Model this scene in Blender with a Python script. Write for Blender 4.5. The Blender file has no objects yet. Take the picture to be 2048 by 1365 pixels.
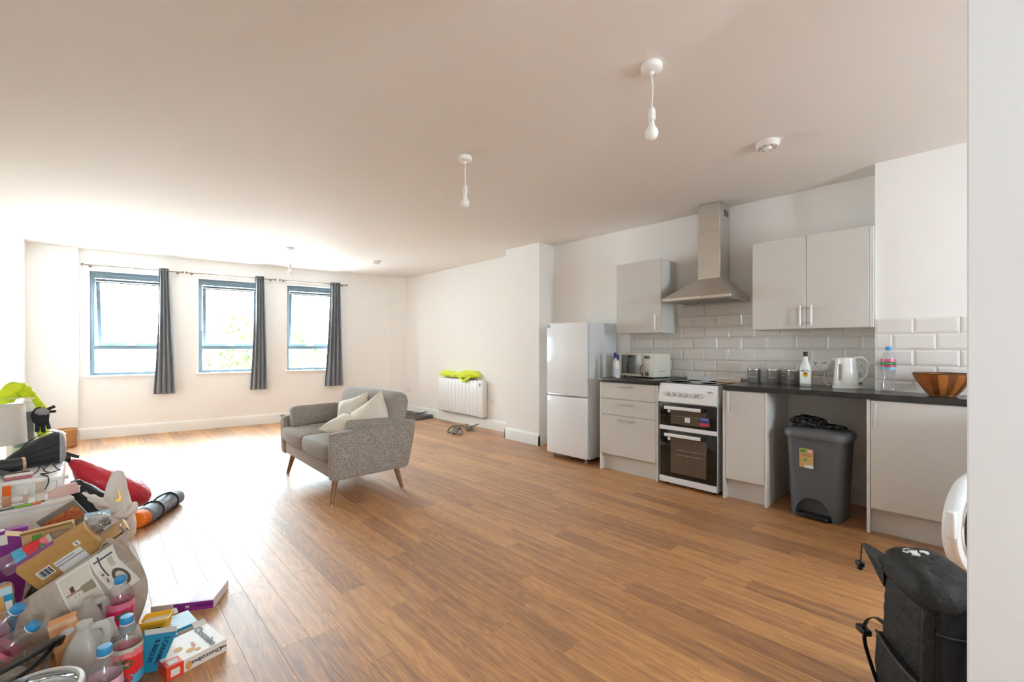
import bpy, bmesh, math, random
from mathutils import Vector, Matrix, Euler, noise
PI = math.pi
S = bpy.context.scene
COL = S.collection
random.seed(7)

# ------------------------------------------------------------------ camera
cam_d = bpy.data.cameras.new('camera'); cam = bpy.data.objects.new('camera', cam_d); COL.objects.link(cam)
cam.location = (0, 0, 1.211)
cam.rotation_euler = (PI/2, 0, -math.radians(43.81))
cam_d.sensor_width = 36.0; cam_d.lens = 873.0/2048*36.0
cam_d.shift_y = (695.5-682.5)/2048
cam_d.clip_start = 0.02
S.camera = cam
# ------------------------------------------------------------------ world, exposure
w = bpy.data.worlds.new('overcast_sky'); S.world = w; w.use_nodes = True
bg = w.node_tree.nodes['Background']; bg.inputs[0].default_value = (0.75, 0.89, 1.0, 1); bg.inputs[1].default_value = 42.0
S.view_settings.view_transform = 'Standard'; S.view_settings.look = 'None'
S.view_settings.exposure = 0.28; S.view_settings.gamma = 1.0; S.view_settings.use_curve_mapping = False
S.cycles.max_bounces = 10; S.cycles.diffuse_bounces = 6; S.cycles.glossy_bounces = 5; S.cycles.transparent_max_bounces = 24
S.cycles.caustics_reflective = False; S.cycles.caustics_refractive = False
S.cycles.sample_clamp_indirect = 12.0; S.cycles.use_adaptive_sampling = True; S.cycles.adaptive_threshold = 0.045
WA = math.radians(-8.676)             # window wall direction (it is not quite square to the kitchen wall)
WO = Vector((0, 8.03, 0))
def wallp(u, wv, z):                  # along the window wall, outwards, up
    return Vector((WO.x + u*math.cos(WA) - wv*math.sin(WA), WO.y + u*math.sin(WA) + wv*math.cos(WA), z))
WIN = [(-0.05, 0.76), (1.134, 1.944), (2.31, 3.12)]
WZ0, WZ1 = 0.835, 2.24
BACKY, LEFTX, RIGHTX, CEIL = -2.6, -0.6, 4.245, 2.51
FILL_OPENINGS = [(-0.35, 0.02, 1.0, 2.1), (2.42, 2.88, 1.0, 2.1)]   # unseen openings added in the wall behind the camera for fill light (x0,x1,z0,z1)
def portal(name, loc, rot, sx, sy):
    l = bpy.data.lights.new(name, 'AREA'); l.shape = 'RECTANGLE'; l.size = sx; l.size_y = sy
    l.cycles.is_portal = True
    o = bpy.data.objects.new(name, l); COL.objects.link(o); o.location = loc; o.rotation_euler = rot
    return o
for a, b in WIN:
    portal('daylight_portal', wallp((a+b)/2, 0.30, (WZ0+WZ1)/2), (-PI/2, 0, WA), b-a+0.1, WZ1-WZ0+0.1)
for x0, x1, z0, z1 in FILL_OPENINGS:
    portal('daylight_portal', ((x0+x1)/2, BACKY-0.2, (z0+z1)/2), (PI/2, 0, 0), x1-x0, z1-z0)  # guides sky light through the added fill openings

# ------------------------------------------------------------------ materials
def lin(c):
    return tuple(((v/255)/12.92 if v/255 <= 0.04045 else ((v/255+0.055)/1.055)**2.4) for v in c[:3]) + (1,)
MATS = {}
def M(name, rgb=(200,200,200), rough=0.5, metal=0.0, spec=0.5, var=None, bump=None, rgb2=None, sheen=0, coat=0, emit=0, trans=0, sub=0):
    if name in MATS: return MATS[name]
    m = bpy.data.materials.new(name); m.use_nodes = True; MATS[name] = m
    nt = m.node_tree; p = nt.nodes['Principled BSDF']
    p.inputs['Base Color'].default_value = lin(rgb); p.inputs['Roughness'].default_value = rough
    p.inputs['Metallic'].default_value = metal; p.inputs['Specular IOR Level'].default_value = spec
    if sheen: p.inputs['Sheen Weight'].default_value = sheen
    if coat: p.inputs['Coat Weight'].default_value = coat; p.inputs['Coat Roughness'].default_value = 0.08
    if trans: p.inputs['Transmission Weight'].default_value = trans
    if sub: p.inputs['Subsurface Weight'].default_value = sub; p.inputs['Subsurface Radius'].default_value = (.01,.01,.01)
    tc = None
    def coord(sc):
        nonlocal tc
        if tc is None: tc = nt.nodes.new('ShaderNodeTexCoord')
        n = nt.nodes.new('ShaderNodeTexNoise'); n.inputs['Detail'].default_value = 4
        if isinstance(sc, (tuple, list)):
            mp = nt.nodes.new('ShaderNodeMapping'); mp.inputs['Scale'].default_value = sc
            nt.links.new(tc.outputs['Object'], mp.inputs[0]); nt.links.new(mp.outputs[0], n.inputs['Vector']); n.inputs['Scale'].default_value = 1
        else:
            nt.links.new(tc.outputs['Object'], n.inputs['Vector']); n.inputs['Scale'].default_value = sc
        return n
    if var or rgb2:
        sc = var if var else 20
        n = coord(sc); r = nt.nodes.new('ShaderNodeValToRGB')
        r.color_ramp.elements[0].position = 0.35; r.color_ramp.elements[1].position = 0.65
        r.color_ramp.elements[0].color = lin(rgb); r.color_ramp.elements[1].color = lin(rgb2 or [min(255, v*1.06) for v in rgb])
        nt.links.new(n.outputs[0], r.inputs[0]); nt.links.new(r.outputs[0], p.inputs['Base Color'])
    if bump:
        n = coord(bump[0]); b = nt.nodes.new('ShaderNodeBump'); b.inputs['Strength'].default_value = bump[1]; b.inputs['Distance'].default_value = bump[2] if len(bump) > 2 else 0.002
        nt.links.new(n.outputs[0], b.inputs['Height']); nt.links.new(b.outputs[0], p.inputs['Normal'])
    return m
def clear(name, tint=(255,255,255), gloss=0.05, ior=1.45, rough=0.03, milky=0.0, milk=(240,240,240)):
    """thin clear plastic / glass sheet: transparent with a fresnel reflection"""
    if name in MATS: return MATS[name]
    m = bpy.data.materials.new(name); m.use_nodes = True; MATS[name] = m
    nt = m.node_tree; nt.nodes.remove(nt.nodes['Principled BSDF']); out = nt.nodes['Material Output']
    t = nt.nodes.new('ShaderNodeBsdfTransparent'); t.inputs[0].default_value = lin(tint)
    g = nt.nodes.new('ShaderNodeBsdfGlossy'); g.inputs['Roughness'].default_value = rough
    lw = nt.nodes.new('ShaderNodeLayerWeight'); lw.inputs[0].default_value = 0.5
    pw = nt.nodes.new('ShaderNodeMath'); pw.operation = 'POWER'; pw.inputs[1].default_value = 4.0; nt.links.new(lw.outputs['Facing'], pw.inputs[0])
    fr = nt.nodes.new('ShaderNodeMath'); fr.operation = 'MULTIPLY_ADD'; fr.inputs[1].default_value = (1-gloss)*0.6; fr.inputs[2].default_value = gloss; nt.links.new(pw.outputs[0], fr.inputs[0])
    mx = nt.nodes.new('ShaderNodeMixShader'); nt.links.new(fr.outputs[0], mx.inputs[0])
    src = t
    if milky:
        df = nt.nodes.new('ShaderNodeBsdfDiffuse'); df.inputs[0].default_value = lin(milk)
        tl = nt.nodes.new('ShaderNodeBsdfTranslucent'); tl.inputs[0].default_value = lin(milk)
        m2 = nt.nodes.new('ShaderNodeMixShader'); m2.inputs[0].default_value = 0.5
        nt.links.new(df.outputs[0], m2.inputs[1]); nt.links.new(tl.outputs[0], m2.inputs[2])
        m3 = nt.nodes.new('ShaderNodeMixShader'); m3.inputs[0].default_value = milky
        nt.links.new(t.outputs[0], m3.inputs[1]); nt.links.new(m2.outputs[0], m3.inputs[2]); src = m3
    nt.links.new(src.outputs[0], mx.inputs[1]); nt.links.new(g.outputs[0], mx.inputs[2]); nt.links.new(mx.outputs[0], out.inputs[0])
    return m

# ------------------------------------------------------------------ geometry helpers
def BM(): return bmesh.new()
def T(loc=(0,0,0), rot=(0,0,0), sc=(1,1,1)):
    return Matrix.Translation(Vector(loc)) @ Euler(rot, 'XYZ').to_matrix().to_4x4() @ Matrix.Diagonal(Vector(sc)).to_4x4()
def box(bm, x0, x1, y0, y1, z0, z1, bev=0.0, seg=1, mat=None, M4=None, mi=0):
    x0, x1 = min(x0,x1), max(x0,x1); y0, y1 = min(y0,y1), max(y0,y1); z0, z1 = min(z0,z1), max(z0,z1)
    r = bmesh.ops.create_cube(bm, size=1.0); vs = r['verts']
    for v in vs: v.co = Vector(((x0+x1)/2 + v.co.x*(x1-x0), (y0+y1)/2 + v.co.y*(y1-y0), (z0+z1)/2 + v.co.z*(z1-z0)))
    if bev > 0:
        bev = min(bev, 0.49*min(x1-x0, y1-y0, z1-z0))
        es = list({e for v in vs for e in v.link_edges})
        rr = bmesh.ops.bevel(bm, geom=es, offset=bev, segments=seg, profile=0.5, affect='EDGES')
        vs = list({v for f in rr['faces'] for v in f.verts} | {v for v in vs if v.is_valid})
        vs = [v for v in vs if v.is_valid]
    if mi:
        for f in {f for v in vs for f in v.link_faces}: f.material_index = mi
    if M4 is not None:
        for v in vs: v.co = M4 @ v.co
    return vs
def ring(c, r, n, axis=None, ph=0):
    """circle of n points around c in the plane normal to axis (default z)"""
    c = Vector(c); a = Vector(axis or (0,0,1)).normalized()
    h = Vector((1,0,0)) if abs(a.x) < 0.9 else Vector((0,1,0))
    p = a.cross(h).normalized(); q = a.cross(p).normalized()
    rx, ry = (r if isinstance(r, (tuple, list)) else (r, r))
    return [c + p*(math.cos(2*PI*i/n+ph)*rx) + q*(math.sin(2*PI*i/n+ph)*ry) for i in range(n)]
def loft(bm, rings, cap0=True, cap1=True, closed=True, mi=0, M4=None):
    """rings: lists of points of equal length"""
    vr = [[bm.verts.new(M4 @ Vector(p) if M4 is not None else Vector(p)) for p in rg] for rg in rings]
    n = len(vr[0]); fs = []
    for a, b in zip(vr, vr[1:]):
        for i in range(n if closed else n-1):
            j = (i+1) % n
            try: f = bm.faces.new((a[i], a[j], b[j], b[i])); f.material_index = mi; fs.append(f)
            except ValueError: pass
    if cap0 and n > 2: f = bm.faces.new(vr[0][::-1]); f.material_index = mi
    if cap1 and n > 2: f = bm.faces.new(vr[-1]); f.material_index = mi
    return vr
def lathe(bm, prof, n=24, c=(0,0,0), cap0=True, cap1=True, mi=0, M4=None, sq=0, sx=1, sy=1):
    """prof: (radius, z); sq>0 squares the section"""
    rings = []
    for r, z in prof:
        rg = []
        for i in range(n):
            a = 2*PI*i/n; ca, sa = math.cos(a), math.sin(a)
            if sq:
                e = 2/(2+sq); ca = math.copysign(abs(ca)**e, ca); sa = math.copysign(abs(sa)**e, sa)
            rg.append((c[0]+ca*max(r,1e-4)*sx, c[1]+sa*max(r,1e-4)*sy, c[2]+z))
        rings.append(rg)
    return loft(bm, rings, cap0, cap1, mi=mi, M4=M4)
def tube(bm, pts, r, n=8, mi=0, flat=None, cap=True):
    pts = [Vector(p) for p in pts]; rings = []
    up = None
    for i, p in enumerate(pts):
        d = (pts[min(i+1, len(pts)-1)] - pts[max(i-1, 0)]).normalized()
        if up is None:
            up = Vector((0,0,1)) if abs(d.z) < 0.9 else Vector((1,0,0))
        s_ = d.cross(up)
        if s_.length < 1e-5: s_ = d.cross(Vector((0.3,1,0.2)))
        s_.normalize(); up = s_.cross(d).normalized()
        rr = r[i] if isinstance(r, (list, tuple)) else r
        ra, rb = (rr, rr) if flat is None else (rr, rr*flat)
        rings.append([p + s_*math.cos(2*PI*k/n)*ra + up*math.sin(2*PI*k/n)*rb for k in range(n)])
    return loft(bm, rings, cap, cap, mi=mi)
def curve(pts, k=6, cyc=False):
    """Catmull-Rom through points"""
    P = [Vector(p) for p in pts]; out = []
    n = len(P)
    for i in range(n-1):
        a, b, c_, d = P[max(i-1,0)], P[i], P[i+1], P[min(i+2,n-1)]
        for j in range(k):
            t = j/k
            out.append(0.5*((2*b) + (c_-a)*t + (2*a-5*b+4*c_-d)*t*t + (3*b-a-3*c_+d)*t**3))
    out.append(P[-1]); return out
def prism(bm, poly, a, b, axis='z', mi=0, M4=None):
    """extrude a 2-D polygon between a and b along axis"""
    def mk(p, h):
        return {'z': (p[0], p[1], h), 'y': (p[0], h, p[1]), 'x': (h, p[0], p[1])}[axis]
    return loft(bm, [[mk(p, a) for p in poly], [mk(p, b) for p in poly]], mi=mi, M4=M4)
def rrect(w_, h, r, n=4, cx=0, cy=0):
    pts = []
    for sx, sy, a0 in ((1,1,0), (-1,1,PI/2), (-1,-1,PI), (1,-1,1.5*PI)):
        for k in range(n+1):
            a = a0 + k/n*PI/2
            pts.append((cx + sx*(w_/2-r) + r*math.cos(a), cy + sy*(h/2-r) + r*math.sin(a)))
    return pts
def lump(bm, c, r, sub=4, amp=0.12, freq=3.0, seed=0, flat=0.0, crease=0.0, M4=None, zmin=None, pw=2.0, mi=0):
    """soft noisy ellipsoid; r=(rx,ry,rz); pw>2 squarer"""
    res = bmesh.ops.create_icosphere(bm, subdivisions=sub, radius=1.0); off = Vector((seed*7.13, seed*3.7, seed*1.9))
    for v in res['verts']:
        d = v.co.normalized()
        k = (abs(d.x)**pw + abs(d.y)**pw + abs(d.z)**pw)**(-1/pw) if pw != 2.0 else 1.0
        nz = noise.noise(d*freq + off)
        if crease: nz = nz*(1-crease) + crease*(1-2*abs(noise.noise(d*freq*1.3 + off)))
        fn = k*(1 + amp*nz + amp*0.4*noise.noise(d*freq*2.7 + off))
        p = Vector((d.x*r[0], d.y*r[1], d.z*r[2]))*fn
        if M4 is not None: p = M4 @ p
        p += Vector(c)
        if zmin is not None and p.z < zmin: p.z = zmin
        v.co = p
    if mi:
        for f in {f for v in res['verts'] for f in v.link_faces}: f.material_index = mi
    return res['verts']
def finish(bm, smooth=True, ang=38):
    bmesh.ops.recalc_face_normals(bm, faces=bm.faces)
    if smooth:
        for f in bm.faces: f.smooth = True
        ca = math.radians(ang)
        for e in bm.edges:
            if len(e.link_faces) == 2 and e.calc_face_angle(0) > ca: e.smooth = False
def obj(name, bm, mat, parent=None, smooth=True, ang=38, label=None, cat=None, group=None, kind=None, loc=None, rot=None):
    if isinstance(bm, bpy.types.Mesh): me = bm
    else:
        finish(bm, smooth, ang); me = bpy.data.meshes.new(name); bm.to_mesh(me); bm.free()
        for m in (mat if isinstance(mat, (list, tuple)) else [mat]): me.materials.append(m)
    o = bpy.data.objects.new(name, me); COL.objects.link(o)
    if parent: o.parent = parent
    if loc is not None: o.location = loc
    if rot is not None: o.rotation_euler = rot
    tag(o, label, cat, group, kind); return o
def tag(o, label=None, cat=None, group=None, kind=None):
    if label: o['label'] = label
    if cat: o['category'] = cat
    if group: o['group'] = group
    if kind: o['kind'] = kind
    return o
def thing(name, label, cat, loc=(0,0,0), rot=(0,0,0), group=None):
    o = bpy.data.objects.new(name, None); COL.objects.link(o); o.location = loc
    o.rotation_euler = rot if isinstance(rot, (tuple, list, Euler)) else (0,0,rot); o.empty_display_size = 0.05
    return tag(o, label, cat, group)
def struct(name, bm, mat, parent=None, smooth=False, **k):
    return obj(name, bm, mat, parent, smooth, kind='structure', **k)
def copy_tree(o, parent=None):
    c = o.copy(); COL.objects.link(c); c.parent = parent
    for ch in [x for x in bpy.data.objects if x.parent == o]:
        copy_tree(ch, c)
    return c
def text(body, size, M4, mat, parent, name='lettering', ext=0.0004, align='CENTER', shear=0, sx=1.0, bold=0.0):
    cu = bpy.data.curves.new('t', 'FONT'); cu.body = body; cu.size = size; cu.align_x = align; cu.align_y = 'CENTER'
    cu.extrude = ext; cu.shear = shear; cu.resolution_u = 3; cu.offset = bold
    t = bpy.data.objects.new('t', cu); COL.objects.link(t)
    dg = bpy.context.evaluated_depsgraph_get(); me = bpy.data.meshes.new_from_object(t.evaluated_get(dg))
    bpy.data.objects.remove(t); bpy.data.curves.remove(cu)
    me.name = name; me.transform(M4 @ Matrix.Diagonal((sx,1,1,1)))
    me.materials.clear(); me.materials.append(mat)
    o = bpy.data.objects.new(name, me); COL.objects.link(o); o.parent = parent
    return o
def decal(x0, x1, y0, y1, M4, mat, parent, name='printed_label', th=0.0006):
    """thin printed patch in the local xy plane of M4"""
    bm = BM(); box(bm, x0, x1, y0, y1, 0, th, M4=M4); return obj(name, bm, mat, parent, smooth=False)
def frame_of(o, xdir, ydir):
    """matrix with origin o and axes x, y (z = x cross y)"""
    x = Vector(xdir).normalized(); y = Vector(ydir); y = (y - x*y.dot(x)).normalized(); z = x.cross(y)
    m = Matrix((x, y, z)).transposed().to_4x4(); m.translation = Vector(o); return m
FACE_NX = frame_of((0,0,0), (0,-1,0), (0,0,1))   # faces -X: x runs to -Y, y up
# ------------------------------------------------------------------ setting
plaster = M('wall_paint', (246,243,239), 0.75, spec=0.3, bump=(60, 0.04, 0.001))
ceil_m = M('ceiling_paint', (238,232,226), 0.85, spec=0.2)
gloss_white = M('skirting_paint', (240,239,235), 0.4)
floor_slab = M('floor_underlay', (70,45,28), 0.8)
def floor_mat():
    m = bpy.data.materials.new('oak_plank'); m.use_nodes = True; nt = m.node_tree; N = nt.nodes; L = nt.links
    p = N['Principled BSDF']
    tc = N.new('ShaderNodeTexCoord'); oi = N.new('ShaderNodeObjectInfo'); at = N.new('ShaderNodeAttribute'); at.attribute_name = 'shade'
    rn = N.new('ShaderNodeMath'); rn.operation = 'ADD'; L.new(oi.outputs['Random'], rn.inputs[0]); L.new(at.outputs['Fac'], rn.inputs[1])
    fr = N.new('ShaderNodeMath'); fr.operation = 'FRACT'; L.new(rn.outputs[0], fr.inputs[0])
    off = N.new('ShaderNodeVectorMath'); off.operation = 'SCALE'; off.inputs[0].default_value = (37.0, 91.0, 0); L.new(fr.outputs[0], off.inputs['Scale'])
    ad = N.new('ShaderNodeVectorMath'); ad.operation = 'ADD'; L.new(tc.outputs['Object'], ad.inputs[0]); L.new(off.outputs[0], ad.inputs[1])
    # growth rings: distance field distorted along the plank
    mp = N.new('ShaderNodeMapping'); mp.inputs['Scale'].default_value = (14, 1.5, 1); L.new(ad.outputs[0], mp.inputs[0])
    n1 = N.new('ShaderNodeTexNoise'); n1.inputs['Scale'].default_value = 1; n1.inputs['Detail'].default_value = 2; L.new(mp.outputs[0], n1.inputs['Vector'])
    mu = N.new('ShaderNodeMath'); mu.operation = 'MULTIPLY'; mu.inputs[1].default_value = 70; L.new(n1.outputs[0], mu.inputs[0])
    sn = N.new('ShaderNodeMath'); sn.operation = 'SINE'; L.new(mu.outputs[0], sn.inputs[0])
    # fine pores
    mp2 = N.new('ShaderNodeMapping'); mp2.inputs['Scale'].default_value = (260, 7, 1); L.new(ad.outputs[0], mp2.inputs[0])
    n2 = N.new('ShaderNodeTexNoise'); n2.inputs['Scale'].default_value = 1; n2.inputs['Detail'].default_value = 3; L.new(mp2.outputs[0], n2.inputs['Vector'])
    # broad streaks
    mp3 = N.new('ShaderNodeMapping'); mp3.inputs['Scale'].default_value = (30, 1.1, 1); L.new(ad.outputs[0], mp3.inputs[0])
    n3 = N.new('ShaderNodeTexNoise'); n3.inputs['Scale'].default_value = 1; n3.inputs['Detail'].default_value = 5; L.new(mp3.outputs[0], n3.inputs['Vector'])
    def ma(op, a, b):
        x = N.new('ShaderNodeMath'); x.operation = op
        for i, v in enumerate((a, b)):
            if isinstance(v, (int, float)): x.inputs[i].default_value = v
            else: L.new(v, x.inputs[i])
        return x.outputs[0]
    v = ma('MULTIPLY', sn.outputs[0], 0.075)
    v = ma('ADD', v, ma('MULTIPLY', n2.outputs[0], 0.32)); v = ma('ADD', v, ma('MULTIPLY', n3.outputs[0], 0.78))
    v = ma('ADD', v, ma('MULTIPLY', fr.outputs[0], 0.26)); v = ma('SUBTRACT', v, 0.225)
    cr = N.new('ShaderNodeValToRGB'); e = cr.color_ramp.elements
    e[0].position = 0.10; e[0].color = lin((112,68,32)); e[1].position = 0.95; e[1].color = lin((226,174,106))
    for pos, c in ((0.34,(160,105,52)), (0.55,(194,134,70)), (0.72,(210,152,86))):
        x = e.new(pos); x.color = lin(c)
    L.new(v, cr.inputs[0]); L.new(cr.outputs[0], p.inputs['Base Color'])
    p.inputs['Specular IOR Level'].default_value = 0.8; p.inputs['Coat Weight'].default_value = 1.0; p.inputs['Coat IOR'].default_value = 1.75; p.inputs['Coat Roughness'].default_value = 0.55
    rr = N.new('ShaderNodeMapRange'); rr.inputs[1].default_value = 0.3; rr.inputs[2].default_value = 0.8; rr.inputs[3].default_value = 0.46; rr.inputs[4].default_value = 0.56
    L.new(n2.outputs[0], rr.inputs[0]); L.new(rr.outputs[0], p.inputs['Roughness'])
    b = N.new('ShaderNodeBump'); b.inputs['Strength'].default_value = 0.10; b.inputs['Distance'].default_value = 0.001
    L.new(n2.outputs[0], b.inputs['Height']); L.new(b.outputs[0], p.inputs['Normal'])
    return m
oak = floor_mat()
bm = BM(); box(bm, LEFTX-0.1, RIGHTX+0.1, BACKY-0.1, 8.25, -0.12, -0.006)
floor = struct('floor', bm, floor_slab, label='warm oak plank floor running the length of the room')
# planks: laid along the kitchen wall
PW, PL = 0.114, 0.914
rows = []
def vis_score(x, y):
    yaw = math.radians(43.81); d = x*math.sin(yaw)+y*math.cos(yaw); l = x*math.cos(yaw)-y*math.sin(yaw)
    if d < 1.1 or abs(l/d) > 1.24: return 0
    if y < 0.0 and x > 1.4: return 0
    if x > 3.72 and y < 3.6: return 0
    return 1/d**3
nrow = int((RIGHTX-LEFTX)/PW)+1
planks = []
for i in range(nrow):
    x = LEFTX + PW*(i+0.5); y = BACKY - random.random()*PL
    while y < 8.2:
        y0, y1 = max(y, BACKY), min(y+PL, 8.12 - 0.1526*x)
        if y1-y0 > 0.05: planks.append((x, y0, y1))
        y += PL
rk = sorted(range(len(planks)), key=lambda k: -max(vis_score(planks[k][0], planks[k][1]), vis_score(planks[k][0], planks[k][2]), vis_score(planks[k][0], (planks[k][1]+planks[k][2])/2)))
near = set(rk[:298])
PM = {}
def plank_mesh(ln):
    k = round(ln, 3)
    if k not in PM:
        b = BM(); g = 0.0003; box(b, -PW/2+g, PW/2-g, -ln/2+g, ln/2-g, -0.006, 0.0)
        tops = [e for e in b.edges if all(v.co.z > -0.001 for v in e.verts)]
        bmesh.ops.bevel(b, geom=tops, offset=0.0004, segments=1, affect='EDGES')
        me = bpy.data.meshes.new('plank'); b.to_mesh(me); b.free(); me.materials.append(oak); PM[k] = me
    return PM[k]
far_bm = BM(); far_shade = []
for k, (x, y0, y1) in enumerate(planks):
    if k in near:
        o = bpy.data.objects.new('plank', plank_mesh(y1-y0)); COL.objects.link(o); o.location = (x, (y0+y1)/2, 0); o.parent = floor
    else:
        g = 0.0007; n0 = len(far_bm.faces); box(far_bm, x-PW/2+g, x+PW/2-g, y0+g, y1-g, -0.006, 0)
        far_shade += [random.random()]*(len(far_bm.faces)-n0)
me = bpy.data.meshes.new('plank'); far_bm.to_mesh(me); far_bm.free(); me.materials.append(oak)
at = me.attributes.new('shade', 'FLOAT', 'FACE')
for i, v in enumerate(far_shade): at.data[i].value = v
o = bpy.data.objects.new('remaining_planks', me); COL.objects.link(o); o.parent = floor; o['kind'] = 'stuff'

bm = BM(); box(bm, LEFTX-0.1, RIGHTX+0.1, BACKY-0.1, 8.4, CEIL, CEIL+0.1); struct('ceiling', bm, ceil_m)
bm = BM(); box(bm, LEFTX-0.12, LEFTX, BACKY-0.1, 8.4, 0, CEIL); struct('wall_left', bm, plaster)
# kitchen wall: main plane, projecting pier by the fridge, thicker stretch at the near end
bm = BM(); prism(bm, [(RIGHTX+0.15, BACKY), (RIGHTX+0.15, 8.2), (RIGHTX, 8.2), (RIGHTX, 4.249), (3.965, 4.249), (3.965, 3.652), (RIGHTX, 3.652), (RIGHTX, 0.45), (3.985, 0.45), (3.985, BACKY)][::-1], 0, CEIL)
wall_right = struct('wall_right', bm, plaster)
# wall behind the camera, its openings added to let fill light in
bm = BM(); xx = LEFTX
for x0, x1, z0, z1 in FILL_OPENINGS:
    box(bm, xx, x0, BACKY-0.1, BACKY, 0, CEIL); box(bm, x0, x1, BACKY-0.1, BACKY, 0, z0); box(bm, x0, x1, BACKY-0.1, BACKY, z1, CEIL); xx = x1
box(bm, xx, RIGHTX, BACKY-0.1, BACKY, 0, CEIL)
struct('wall_back', bm, plaster)
# white partition end at the right of the picture
bm = BM(); box(bm, 1.42, 1.52, BACKY, 0.0, 0, CEIL, bev=0.003); struct('wall_partition', bm, M('partition_paint', (232,234,235), 0.6))
# window wall
def wobj(name, bm, mat, parent=None, **k):
    o = obj(name, bm, mat, parent, **k)
    if parent is None: o.location = WO; o.rotation_euler = (0,0,WA)
    return o
bm = BM(); TH = 0.30
us = [-0.75] + [v for ab in WIN for v in ab] + [4.6]
for i in range(0, len(us), 2): box(bm, us[i], us[i+1], 0, TH, 0, CEIL)
for a, b in WIN:
    box(bm, a, b, 0, TH, 0, WZ0-0.02); box(bm, a, b, 0, TH, WZ1, CEIL)
box(bm, -0.75, -0.135, -0.08, 0.0, 0, CEIL)         # pier at the left corner
box(bm, 3.99, 4.6, -0.10, 0.0, 0, CEIL)            # pier at the right corner
wall_far = wobj('wall_far', bm, plaster, smooth=False, kind='structure')
# skirting
def skirt(name, segs, inworld=True):
    b = BM()
    for (x0,y0,x1,y1) in segs:
        d = Vector((x1-x0, y1-y0, 0)); n = Vector((-d.y, d.x, 0)).normalized()*0.016
        prof = [(0,0),(1,0),(1,0.118),(0.75,0.138),(0.3,0.148),(0,0.148)]
        loft(b, [[(x0+n.x*p, y0+n.y*p, z) for p, z in prof], [(x1+n.x*p, y1+n.y*p, z) for p, z in prof]])
    return struct(name, b, gloss_white, smooth=True)
skirt('baseboard_right', [(RIGHTX,4.249,RIGHTX,7.42), (3.965,3.636,3.965,4.265), (RIGHTX,3.652,3.949,3.652), (3.949,4.249,RIGHTX,4.249), (RIGHTX,0.46,RIGHTX,1.04)])
sk = skirt('baseboard_far', [(3.99,0,-0.135,0), (-0.119,-0.08,-0.6,-0.08), (4.3,-0.10,3.974,-0.10), (-0.135,0,-0.135,-0.096),(3.99,-0.116,3.99,0)]); sk.location = WO; sk.rotation_euler = (0,0,WA)
skirt('baseboard_left', [(LEFTX,7.9,LEFTX,BACKY)])

# windows
alu = M('window_aluminium', (112,128,138), 0.45, metal=0.2); pane_m = clear('window_pane', (250,253,252)); white_upvc = M('window_board', (246,246,244), 0.4)
gask = M('window_gasket', (40,44,48), 0.6)
for i, (a, b) in enumerate(WIN):
    W = bpy.data.objects.new('window_%d' % (i+1), None); COL.objects.link(W); W.location = WO; W.rotation_euler = (0,0,WA); W['kind'] = 'structure'
    tag(W, ['leftmost of three grey-framed tilting windows in far wall', 'middle grey-framed tilting window in far wall', 'rightmost grey-framed tilting window, trees showing behind'][i])
    f0, f1 = 0.12, 0.19; t = 0.045
    bm = BM()
    box(bm, a, a+t, f0, f1, WZ0, WZ1, .003); box(bm, b-t, b, f0, f1, WZ0, WZ1, .003)
    box(bm, a+t, b-t, f0, f1, WZ1-0.085, WZ1, .003); box(bm, a+t, b-t, f0, f1, WZ0, WZ0+0.035, .003)
    box(bm, a+t, b-t, f0, f1, 1.185, 1.24, .003)
    obj('window_frame', bm, alu, W)
    bm = BM(); box(bm, a+0.12, b-0.12, f0-0.014, f0, WZ1-0.055, WZ1-0.03, .004); obj('trickle_vent', bm, alu, W)
    # top-hung sash, tilted outwards at the bottom
    sw = bpy.data.objects.new('sash', None); COL.objects.link(sw); sw.parent = W; sw.location = ((a+b)/2, f0+0.035, WZ1-0.092); sw.rotation_euler = (math.radians(11), 0, 0)
    hw = (b-a)/2-t-0.006; hh = 0.93; q = 0.042
    bm = BM(); box(bm, -hw, -hw+q, -.02, .02, -hh, 0, .003); box(bm, hw-q, hw, -.02, .02, -hh, 0, .003); box(bm, -hw+q, hw-q, -.02, .02, -q, 0, .003); box(bm, -hw+q, hw-q, -.02, .02, -hh, -hh+q, .003)
    obj('sash_frame', bm, alu, sw)
    bm = BM(); box(bm, -0.05, 0.05, -.045, -.02, -hh+0.008, -hh+0.03, .006, 2); box(bm, -0.012, 0.012, -.06, -.03, -hh+0.012, -hh+0.026, .004); obj('sash_handle', bm, white_upvc, sw)
    bm = BM(); box(bm, -hw+q, hw-q, -.004, .004, -hh+q, -q); obj('pane', bm, pane_m, sw, smooth=False)
    bm = BM(); box(bm, a+t, b-t, f0+.03, f0+.038, WZ0+0.035, 1.185); obj('pane', bm, pane_m, W, smooth=False)
    # rolled blind casing under the head
    bm = BM(); box(bm, a+t+0.004, b-t-0.004, f0-0.03, f0-0.002, WZ1-0.125, WZ1-0.112, .003); box(bm, a+t+0.004, b-t-0.004, f0-0.026, f0-0.006, WZ1-0.152, WZ1-0.142, .003)
    obj('blind_rail', bm, gask, W)
    bm = BM(); box(bm, a+t+0.004, b-t-0.004, f0-0.024, f0-0.010, WZ1-0.143, WZ1-0.124, .002); obj('blind_fabric', bm, white_upvc, W)
    bm = BM(); box(bm, a-0.03, b+0.03, -0.03, 0.13, WZ0-0.022, WZ0, .004, 2); obj('window_sill', bm, white_upvc, W)
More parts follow.
